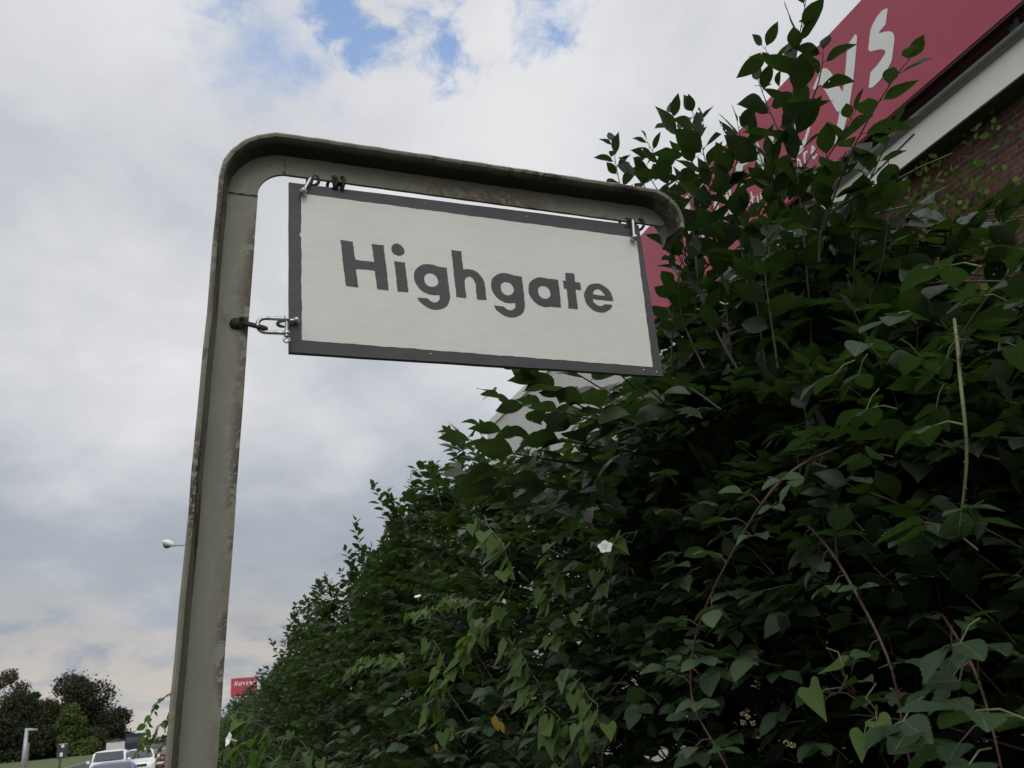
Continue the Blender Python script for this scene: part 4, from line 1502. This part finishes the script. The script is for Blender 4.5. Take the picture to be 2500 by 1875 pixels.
br = shrub('bramble', 'broad-leaved bramble low in front of the hedge, at the bottom middle', 'bramble', 2.4, 1.2)
LV = Leaves(); ST = MB(); BE = MB(); BG = MB()
for (x0, x1, y0, y1, v, n, sz) in ((1000, 1500, 1640, 1900, 1.12, 34, .075), (1450, 1900, 1500, 1900, 1.15, 30, .062), (850, 1250, 1700, 1900, 1.10, 26, .08), (1550, 2400, 1350, 1900, 1.25, 46, .058), (620, 900, 1740, 1900, 1.05, 20, .08), (1600, 2200, 1100, 1400, 1.25, 16, .055)):
    for k in range(n):
        p = at_v(RNG.uniform(x0, x1), RNG.uniform(y0, y1), v + RNG.uniform(-.02, .12))
        trifoliate(LV, ST, p, nrm(-V * .8 + rnd(.6)), sz * RNG.uniform(.8, 1.2), (.25, .95))
for (x, y, v) in ((1825, 1750, 1.02), (1838, 1765, 1.02), (1815, 1765, 1.02), (1920, 1815, 1.0), (1935, 1820, 1.0)):
    c = at_v(x, y, v); BG = MB()
    for k in range(16):
        o = nrm(rnd())
        BG.lathe(c + o * .0045, Z, [(.0001, -.0016), (.0012, -.001), (.0017, 0), (.0012, .001), (.0001, .0016)], 6)
    BG.build('bud', MAT['budgreen'], br, smooth=True)
for (x, y, v) in ((735, 1855, 1.05), (745, 1865, 1.05), (1010, 1720, 1.1), (728, 1846, 1.05), (640, 1830, 1.02)):
    c = at_v(x, y, v); BE = MB()
    for k in range(18):
        o = nrm(rnd())
        BE.lathe(c + o * .007, Z, [(.0001, -.003), (.0024, -.0018), (.0032, 0), (.0024, .0018), (.0001, .003)], 6)
    BE.build('berry', MAT['berry'], br, smooth=True)
ST.build('stalks', MAT['cane'], br, smooth=True)['kind'] = 'stuff'
LV.build('leaves', LEAF['bramble'], br, kind='serrate')

# ------------------------------------------------------------------ bindweed with white trumpets
def trumpet(c, d, size):
    b = MB()
    n = 20
    prof = [(.06, -.9), (.08, -.5), (.16, -.1), (.36, .18), (.62, .30), (.78, .26)]
    d = nrm(d); a = nrm(np.cross(d, [.3, .2, .9])); e = np.cross(d, a)
    pts = []; F = []
    for i, (r, h) in enumerate(prof):
        for j in range(n):
            th = 2 * math.pi * j / n
            rr = r * (1 + (.14 * math.cos(5 * th) if i > 2 else 0)) * size
            pts.append(np.asarray(c) + d * h * size + rr * (math.cos(th) * a + math.sin(th) * e))
    for i in range(len(prof) - 1):
        for j in range(n):
            j2 = (j + 1) % n
            F.append((i * n + j, i * n + j2, (i + 1) * n + j2, (i + 1) * n + j))
    b.add(pts, F)
    return b


def bindweed(label, patches, flowers, u, v, seedtint=(.2, 1.0), yellows=()):
    t = shrub('bindweed', label, 'bindweed', u, v)
    LV = Leaves(); ST = MB(); YL = Leaves()
    for (pxs, vv, size, spc) in patches:
        pts = [at_v(x, y, vv) if not isinstance(vv, tuple) else at_d(x, y, vv[1]) for x, y in pxs]
        q = []
        for i in range(len(pts) - 1):
            for f in (0, .33, .66): q.append(pts[i] + (pts[i + 1] - pts[i]) * f + rnd(.006))
        q.append(pts[-1])
        ST.tube(q, .0013, 5)
        acc = 0
        for i in range(1, len(q)):
            d = q[i] - q[i - 1]; sl = np.linalg.norm(d); acc += sl
            while acc > spc:
                acc -= spc
                p = q[i - 1] + d * RNG.uniform()
                ax = nrm(-Z * RNG.uniform(.2, 1.0) - V * RNG.uniform(.0, .7) + U * RNG.normal(0, .8))
                nmv = nrm(-V * .7 + Z * .8 - U * .3 + rnd(.3))
                pt = p - V * RNG.uniform(.01, .05) + rnd(.012)
                ST.tube([p, (p + pt) / 2 + Z * .005, pt], .0009, 4, cap=False)
                LV.add(pt, ax, nmv, size * RNG.uniform(.7, 1.15), size * .36 * RNG.uniform(.85, 1.15), RNG.uniform(*seedtint), RNG.uniform(-.05, .25))
    for (x, y, vv, size) in yellows:
        YL = Leaves(); YL.add(at_v(x, y, vv), nrm(-Z + rnd(.3)), nrm(-V - U + rnd(.2)), size, size * .25, RNG.uniform(), .2)
        YL.build('yellow_leaf', LEAF['yellow'], t)
    ST.build('stems', MAT['cane_g'], t, smooth=True)
    LV.build('leaves', LEAF['bind'], t, kind='arrow')
    for (x, y, vv, size, dd) in flowers:
        trumpet(at_v(x, y, vv) if not isinstance(vv, tuple) else at_d(x, y, vv[1]), dd, size).build('flower', MAT['flower'], t, smooth=True)
    return t


bindweed('pale green bindweed climbing the hedge below the board, with one open white flower',
         [([(1180, 1260), (1230, 1330), (1250, 1420), (1230, 1500), (1160, 1560), (1120, 1640)], 1.12, .085, .030),
          ([(1560, 1290), (1500, 1350), (1490, 1440), (1440, 1500)], 1.15, .062, .030),
          ([(1330, 1330), (1360, 1400), (1340, 1500), (1380, 1600)], 1.15, .065, .032),
          ([(1240, 1560), (1300, 1640), (1340, 1720), (1400, 1800), (1390, 1880)], 1.08, .085, .030),
          ([(1060, 1560), (1090, 1640), (1060, 1720), (1120, 1800)], 1.10, .08, .034),
          ([(1380, 1640), (1440, 1700), (1480, 1780), (1470, 1870)], 1.05, .07, .034)],
         [(1478, 1338, 1.05, .024, -V * .5 - U * .9 + Z * .5), (1020, 1458, 1.12, .022, -V * .3 - U * .4 + Z)], 2.6, 1.3,
         yellows=[(1208, 1745, 1.02, .055), (1222, 1760, 1.02, .045), (1065, 1815, 1.05, .035)])
bindweed('light bindweed leaves strung across the middle of the hedge',
         [([(1180, 1470), (1120, 1465), (1060, 1490), (1010, 1500)], 1.16, .06, .032), ([(1000, 1610), (950, 1610), (900, 1615), (850, 1650)], 1.16, .06, .04),
          ([(1500, 1180), (1440, 1230), (1400, 1300)], 1.15, .06, .04), ([(1390, 1130), (1330, 1170), (1300, 1240)], 1.12, .06, .04)],
         [], 3.8, 1.3)
bindweed('bright bindweed tangle along the right edge of the post, with a white flower',
         [([(545, 1790), (600, 1765), (660, 1790), (700, 1840)], ('d', 3.5), .078, .030), ([(545, 1850), (620, 1830), (680, 1870), (740, 1890)], ('d', 3.4), .078, .032), ([(560, 1800), (590, 1850), (600, 1900)], ('d', 3.3), .078, .035),
          ([(630, 1810), (720, 1800), (770, 1840)], ('d', 3.7), .07, .035), ([(540, 1760), (580, 1740), (640, 1760)], ('d', 3.7), .06, .035), ([(640, 1880), (760, 1850), (840, 1890)], ('d', 3.5), .07, .04)],
         [(562, 1806, ('d', 3.2), .027, -V * .9 - U * .3 + Z * .25)], 3.3, .45)
bindweed('fresh green bindweed trailing in the dark hollow between two bramble canes',
         [([(2030, 1590), (2070, 1640), (2055, 1680), (2000, 1720)], 1.0, .055, .05), ([(2120, 1680), (2140, 1730), (2120, 1760)], 1.0, .05, .05)],
         [], 0.9, 1.2, (.4, .9))

# ------------------------------------------------------------------ creeper on the brick wall
cr = shrub('wall_creeper', 'light green creeper scrambling up the red brick wall', 'creeper', 6, WV + .3)
LV = Leaves(); ST = MB()
for (x, y) in ((2400, 560), (2440, 600), (2300, 560), (2180, 640), (2050, 740), (1900, 790), (1780, 720), (2420, 700), (2250, 760), (1740, 640), (2480, 450), (2330, 520)):
    c = at_v(x, y, WV + .28)
    pts = [c + Z * (-.8 + .2 * k) + U * RNG.normal(0, .07) - V * (.02 + .02 * (k % 2)) for k in range(9)]
    ST.tube(pts, .005, 5)
    for k in range(85):
        p = pts[int(RNG.integers(0, 9))] + U * RNG.normal(0, .22) + Z * RNG.normal(0, .18) - V * RNG.uniform(.02, .16)
        LV.add(p, nrm(-Z * .6 + rnd(.7)), nrm(-V + Z * .4 + rnd(.35)), RNG.uniform(.06, .12), RNG.uniform(.022, .045), RNG.uniform(0, 1), .1)
ST.build('stems', MAT['stem'], cr, smooth=True)
LV.build('leaves', LEAF['ivy'], cr, lod=1)

# ------------------------------------------------------------------ far street: lamps, posts, trees, traffic
lp = at_d(478, 1336, 40); hd = at_d(398, 1322, 40)
lamp = thing('street_lamp', 'tall street lamp whose pale hooded head shows left of the post', 'street lamp', [lp[0], lp[1], 0])
b = MB(); b.tube([[lp[0], lp[1], 0], [lp[0], lp[1], 3], [lp[0], lp[1], lp[2] - .3]], [.11, .09, .055], 12); b.build('column', MAT['lamp'], lamp, smooth=True)
h0 = at_d(424, 1332, 40)
b = MB(); b.tube([[lp[0], lp[1], lp[2] - .35], lp + Z * .02, (lp + h0) / 2 + Z * .07, h0], [.05, .045, .04, .035], 8); b.build('arm', MAT['lamp'], lamp, smooth=True)
ax = nrm(hd - h0)
b = MB()
sidea = nrm(np.cross(ax, Z)); upa = np.cross(sidea, ax)
pts = []; F = []
L_ = np.linalg.norm(hd - h0) + .05
for i in range(9):
    t_ = i / 8
    w_ = .16 * math.sin(math.pi * (0.12 + .84 * t_)) ** .7
    for j in range(12):
        th = 2 * math.pi * j / 12
        hh = w_ * (1.0 if math.sin(th) > 0 else .75)
        pts.append(h0 + ax * L_ * t_ + sidea * w_ * math.cos(th) + upa * hh * math.sin(th))
for i in range(8):
    for j in range(12):
        j2 = (j + 1) % 12
        F.append((i * 12 + j, i * 12 + j2, (i + 1) * 12 + j2, (i + 1) * 12 + j))
b.add(pts, F + [tuple(range(11, -1, -1)), tuple(96 + j for j in range(12))])
b.build('lamp_head', MAT['lamphood'], lamp, smooth=True)
b = MB()
pts = [h0 + ax * L_ * (.2 + .6 * i / 10) - upa * (.085 + .05 * math.sin(math.pi * i / 10)) for i in range(11)]
b.tube(pts, [.03 + .07 * math.sin(math.pi * i / 10) for i in range(11)], 10)
b.build('lens', MAT['glass'], lamp, smooth=True)

q = at_d(66, 1778, 60)
st = thing('arm_post', 'grey post with a short arm to the right, on the grass at far left', 'post', [q[0], q[1], 0])
b = MB(); b.tube([[q[0], q[1], 0], [q[0], q[1], q[2]]], [.13, .10], 10); b.build('column', MAT['lamp'], st, smooth=True)
q2 = at_d(92, 1778, 60)
b = MB(); b.tube([q - Z * .08, q2 - Z * .08], [.085, .06], 8); b.build('arm', MAT['lamp'], st, smooth=True)
q = at_d(70, 1813, 62)
b = MB(); b.tube([[q[0], q[1], 0], [q[0], q[1], q[2]]], .07, 8)
tag(b.build('thin_post', simple('yellowed_post', (.20, .18, .10), .7)), 'thin yellowish post just right of the armed post', 'post')
q = at_d(150, 1818, 62); q1 = at_d(150, 1852, 62)
nb = thing('notice_board', 'dark notice board with small pale notices on a black post, before the trees', 'notice board', [q[0], q[1], 0])
ex = nrm(np.cross(_fwd, Z)); eyv = np.cross(Z, ex)
b = MB(); b.tube([[q[0], q[1], 0], [q[0], q[1], q1[2]]], .07, 8); b.build('post', MAT['darkpost'], nb, smooth=True)
b = MB(); b.box(q1 - ex * .30 - eyv * .05, ex * .62, eyv * .1, Z * (q[2] - q1[2])); b.build('board', MAT['darkpost'], nb)
b = MB(); b.box(q1 - ex * .24 - eyv * .06 + Z * (q[2] - q1[2] + .0), ex * .55, eyv * .12, Z * .06); b.build('cap', MAT['lamp'], nb)
for (dx, dz_) in ((-.05, .62), (-.10, .12)):
    b = MB()
    for sg in (1,):
        b.box(q1 + ex * dx + eyv * -.056 + Z * dz_, ex * .18, eyv * .005, Z * .22)
    b.build('notice', MAT['plate'], nb)


def tree(label, px, top, hw, dist, mats, sparse=1.0, name='broadleaf_tree', lobes=9, low=0.06, leaf=.42, n=2600):
    base = at_d(px, 1857, dist); base[2] = 0
    tp = at_d(px, top, dist)[2]
    rad = hw * dist / FPX
    t = thing(name, label, 'tree', base, 'trees across the grass')
    b = MB()
    b.tube(curve(base - Z * .2, base + Z * tp * .62, 0, 7), list(np.linspace(.05 * rad + .08, .03, 7)), 8)
    LV = Leaves()
    cs = []
    for k in range(lobes):
        a = RNG.uniform(0, 6.28); rr = rad * math.sqrt(RNG.uniform(0, .55)); hh = low + .04 + (.86 - low) * (k + RNG.uniform(0, 1)) / lobes
        wmax = rad * (1.0 if hh < .6 else 1.0 - (hh - .6) * 1.5)
        rr = min(rr, wmax * .75)
        cs.append((base + np.array([math.cos(a) * rr, math.sin(a) * rr, hh * tp]), RNG.uniform(.30, .48) * rad + .02 * tp))
    cs.append((base + Z * tp * .84, rad * .34)); cs.append((base + Z * tp * .45, rad * .62))
    for c, r in cs[:7]:
        b.tube(curve(base + Z * tp * RNG.uniform(.2, .45), c, 0, 5), list(np.linspace(.10, .02, 5)), 5)
    b.build('trunk', MAT['bark'], t, smooth=True)
    per = int(3.2 * n * sparse / len(cs))
    for c, r in cs:
        for k in range(per):
            d = nrm(rnd()); d[2] *= .85
            p = c + d * r * (RNG.uniform(.45, 1.08) ** .6 if RNG.uniform() < .88 else RNG.uniform(1.0, 1.38))
            if p[2] < .15: continue
            LV.add(p, nrm(rnd() + Z * .2), nrm(d + Z * .4 + rnd(.4)), leaf * RNG.uniform(.7, 1.7), leaf * .50, float(np.clip(RNG.normal(.5, .28), 0, 1)), .1)
    LV.build('crown', mats, t, lod=2)
    return t


T_DARK = m_tree('dark_oak_foliage', (.012, .017, .008), (.040, .050, .020))
T_OLIVE = m_tree('olive_foliage', (.022, .030, .010), (.060, .068, .024))
T_BIRCH = m_tree('light_green_foliage', (.040, .058, .012), (.085, .115, .026))
T_BROWN = m_tree('brownish_thin_foliage', (.05, .040, .025), (.11, .085, .055))
tree('big round dark tree, tallest of the row across the grass', 178, 1652, 66, 215, T_DARK, lobes=13, n=4200)
tree('bluish dark tree at the right end of the row, behind the white cars', 268, 1742, 46, 212, T_DARK, lobes=9)
tree('light yellow-green young tree in front of the big dark one', 165, 1724, 30, 200, T_BIRCH, lobes=10, n=1200)
tree('olive green tree between the small conifer and the big dark tree', 108, 1706, 50, 210, T_OLIVE, lobes=10)
tree('dark bushy tree at the left edge of the photograph', 22, 1694, 62, 205, T_DARK, lobes=11, n=3000)
tree('sparse brownish treetop rising at the far left edge', 4, 1622, 34, 225, T_BROWN, sparse=.35, lobes=8, low=.3)
tree('small narrow conifer standing above the left bushes', 68, 1684, 14, 218, T_DARK, lobes=7, n=1100, name='conifer')
tree('low dark bush at the foot of the big round tree', 215, 1790, 50, 205, T_OLIVE, lobes=8, n=1800)
tree('low bush right of the notice board with yellowing leaves', 200, 1815, 38, 198, T_BIRCH, lobes=7, n=900)
tree('dark bush behind the armed post', 60, 1775, 60, 204, T_DARK, lobes=9, n=2200)
tree('dark bush behind the notice board', 130, 1785, 50, 206, T_DARK, lobes=9, n=2200)
far = MB()
LVf = Leaves()
for k in range(5200):                                    # wood on the skyline beyond
    u_ = RNG.uniform(230, 420); v_ = RNG.uniform(-120, 260)
    if -14 < v_ < 6 and u_ < 330: continue
    LVf.add(W(u_, v_, RNG.uniform(.3, 3.2 + 1.6 * math.sin(v_ * .13) + 1.0 * math.sin(v_ * .41))), nrm(rnd()), nrm(rnd() + Z), RNG.uniform(1.2, 2.6), .8, RNG.uniform(), .1)
tag(LVf.build('far_wood', T_DARK, None, lod=2), 'dark line of distant woodland along the skyline', 'woodland', kind='stuff')


# ---- vehicles
def loft(mb, st):
    pts = []; n = None
    for (x, zb, zbelt, zr, ws_, wb, wr) in st:
        half = [(ws_ * .82, zb), (ws_, zb + .10), (ws_ * 1.01, zb + .30), (wb, zbelt), (wr + (wb - wr) * .12, zbelt + (zr - zbelt) * .80), (wr * .86, zr - .02 * (zr > zbelt + .1)), (wr * .45, zr + .01)]
        sec = [(y, z) for y, z in half] + [(-y, z) for y, z in reversed(half)]
        n = len(sec)
        pts.append([(x, y, z) for y, z in sec])
    V_ = [p for s_ in pts for p in s_]; F = []
    for i in range(len(pts) - 1):
        for j in range(n):
            j2 = (j + 1) % n
            F.append((i * n + j, i * n + j2, (i + 1) * n + j2, (i + 1) * n + j))
    F.append(tuple(range(n - 1, -1, -1))); F.append(tuple((len(pts) - 1) * n + j for j in range(n)))
    return V_, F


def car(label, u, v, paint, H, Wd, L=4.1, hood=.95, van=False, plate=True, yellow=False, heading=1):
    """nose towards the camera"""
    t = thing('car', label, 'car', W(u, v, 0))
    fx = -U * heading; fy = V

    def T(p): return W(u, v, 0) - fx * p[0] + fy * p[1] + Z * p[2]   # x grows backwards from the nose
    w = Wd / 2
    rw = w * (.90 if van else .76)
    cow = hood; belt = H * .60 if not van else H * .58
    if van:
        st = [(0, .30, .55, .62, w * .86, w * .84, w * .76), (.10, .22, .70, .80, w * .96, w * .95, w * .86), (.75, .20, belt, belt + .06, w, w * .98, w * .90), (1.45, .20, belt + .05, H - .06, w, w * .98, rw), (1.9, .2, belt + .06, H, w, w * .98, rw), (L * .8, .2, belt + .06, H, w, w * .98, rw), (L - .05, .22, belt + .06, H - .05, w, w * .98, rw), (L, .35, belt, H - .18, w * .97, w * .95, rw)]
        wsx = (.78, 1.45)
    else:
        st = [(0, .32, .52, .58, w * .80, w * .78, w * .70), (.08, .22, .62, .70, w * .94, w * .92, w * .80), (.55, .18, belt * .88, belt * .93, w, w * .97, w * .84), (1.10, .18, belt, belt + .05, w, w * .98, w * .88), (1.90, .18, belt + .03, H - .05, w, w * .97, rw), (2.3, .18, belt + .04, H, w, w * .97, rw), (L * .78, .2, belt + .06, H - .05, w, w * .97, rw), (L - .10, .24, belt + .04, belt + .14, w * .97, w * .94, rw), (L, .36, belt - .1, belt, w * .92, w * .88, rw * .9)]
        wsx = (1.12, 1.88)
    b = MB(); V_, F = loft(b, st)
    b.add([T(p) for p in V_], F)
    b.build('body', MAT[paint], t, smooth='angle')
    s0 = [s_ for s_ in st if s_[0] <= wsx[0] + .05][-1]; s1 = [s_ for s_ in st if s_[0] >= wsx[1] - .05][0]
    z0, z1 = s0[3] + .035, s1[3] - .05
    nx = nrm([-(z1 - z0), 0, (wsx[1] - wsx[0])])
    off = np.array([nx[0], 0, nx[2]]) * .06
    b = MB()
    g_ = []
    for i in range(5):
        f = i / 4
        ww = (s0[6] * .93 + (s1[6] * .84 - s0[6] * .93) * f)
        for j in range(7):
            yy = -1 + 2 * j / 6
            g_.append(T(np.array([wsx[0] + (wsx[1] - wsx[0]) * f + .03 * yy * yy, yy * ww, z0 + (z1 - z0) * f]) + off))
    b.add(g_, [(i * 7 + j, i * 7 + j + 1, (i + 1) * 7 + j + 1, (i + 1) * 7 + j) for i in range(4) for j in range(6)])
    b.build('windscreen', MAT['glass'], t, smooth=True)
    for sg in (-1, 1):
        b = MB()
        for (xa, xb) in ((wsx[1] + .05, L * .52), (L * .54, L * .76)):
            zt = H - .16; zb_ = belt + .09
            ya = sg * (w * .98 + .004); yb = sg * (rw + (w * .98 - rw) * .25 + .012)
            b.quad(T((xa - .25, ya, zb_)), T((xb, ya, zb_)), T((xb - .02, yb, zt)), T((xa, yb, zt)))
        b.build('side_window', MAT['glass'], t)
        b = MB()
        c = T((wsx[0] + .22, sg * (w + .10), belt + .10))
        b.lathe(c - fx * .06, fx, [(.0001, -.02), (.075, -.015), (.085, .06), (.05, .12), (.0001, .13)], 12)
        b.tube([c, T((wsx[0] + .25, sg * w * .97, belt + .05))], .025, 6)
        b.build('mirror', MAT[paint], t, smooth=True)
        b = MB()
        c = T((.10, sg * w * .68, .68 if not van else .78))
        b.lathe(c - fx * .04, nrm(fx + fy * sg * .25 + Z * .2), [(.0001, .05), (.08, .045), (.115, .02), (.12, -.05)], 14)
        b.build('headlight', MAT['lens'], t, smooth=True)
        for xw in (.78, L - .80):
            b = MB()
            c = T((xw, sg * (w - .09), .31)); ax_ = fy * sg
            b.lathe(c, ax_, [(.18, -.10), (.29, -.10), (.315, -.06), (.315, .06), (.29, .105), (.20, .105)], 22)
            wo = b.build('wheel', MAT['tyre'], t, smooth='angle')
            b = MB()
            b.lathe(c, ax_, [(.205, .09), (.19, .06), (.08, .07), (.05, .10), (.0001, .10)], 18)
            ro = b.build('rim', MAT['alloy'], wo, smooth='angle')
    b = MB(); b.box(T((.005, -w * .5, .48)), fy * w, fx * .012, Z * .13); b.build('grille', MAT['trim'], t)
    b = MB(); b.box(T((.0, -.26, .36)), fy * .52, fx * .014, Z * .11); b.build('number_plate', MAT['plate'], t)
    return t


def uv_of(px, dist):
    q_ = at_d(px, 1845, dist)
    return float(q_ @ U), float(q_ @ V)


a = uv_of(263, 50); car('boxy white car with a large windscreen, behind the blue one', a[0], a[1], 'carwhite', 1.40, 1.70, 4.2, van=True)
a = uv_of(266, 29); car('low blue car nearest on the road, only its roof in view', a[0], a[1], 'carblue', 1.19, 1.58, 3.9)
a = uv_of(338, 51); car('white hatchback right of the boxy white car', a[0], a[1], 'carwhite', 1.32, 1.66, 4.1)
a = uv_of(392, 58); car('red car half hidden by leaves left of the steel post', a[0], a[1], 'carred', 1.15, 1.6, 4.0)
a = uv_of(322, 150)
lo = thing('lorry', 'tall navy lorry far behind the white cars', 'lorry', W(a[0], a[1], 0))
w_ = 30 * 150 / FPX; ht = at_d(322, 1791, 150)[2]
b = MB(); b.box(W(a[0], a[1] - w_ / 2, .7), U * 6, V * w_, Z * (ht - .7)); b.build('cargo_box', MAT['navy'], lo)
b = MB(); b.box(W(a[0] - 1.7, a[1] - w_ * .46, .6), U * 1.65, V * w_ * .92, Z * (ht - 1.3)); b.build('cab', MAT['navy'], lo)
b = MB(); b.box(W(a[0] - 1.715, a[1] - w_ * .40, 1.5), U * .013, V * w_ * .80, Z * .8); b.build('windscreen', MAT['glass'], lo)
for uu in (-1.0, 4.6):
    for sg in (-1, 1):
        b = MB(); b.lathe(W(a[0] + uu, a[1] + sg * (w_ / 2 - .18), .48), V * sg, [(.2, -.14), (.45, -.14), (.48, -.08), (.48, .08), (.45, .14), (.2, .14), (.0001, .1)], 20); b.build('wheel', MAT['tyre'], lo, smooth='angle')
q = at_d(282, 1821, 190)
sh = thing('distant_shed', 'pale shed far behind the boxy white car', 'shed', [q[0], q[1], 0])
b = MB(); b.box(np.array([q[0], q[1], 0]) - V * 1.6, U * 3, V * 3.2, Z * 1.9); b.build('wall', MAT['cladding'], sh)
b = MB()
p0 = np.array([q[0], q[1], 1.902])
b.add([p0 - V * 1.75 - U * .1, p0 + V * 1.75 - U * .1, p0 + V * 1.75 + U * 3.1, p0 - V * 1.75 + U * 3.1, p0 - U * .1 + Z * .55, p0 + U * 3.1 + Z * .55], [(0, 3, 2, 1), (0, 1, 4), (2, 3, 5), (1, 2, 5, 4), (3, 0, 4, 5)])
b.build('roof', MAT['roof'], sh)
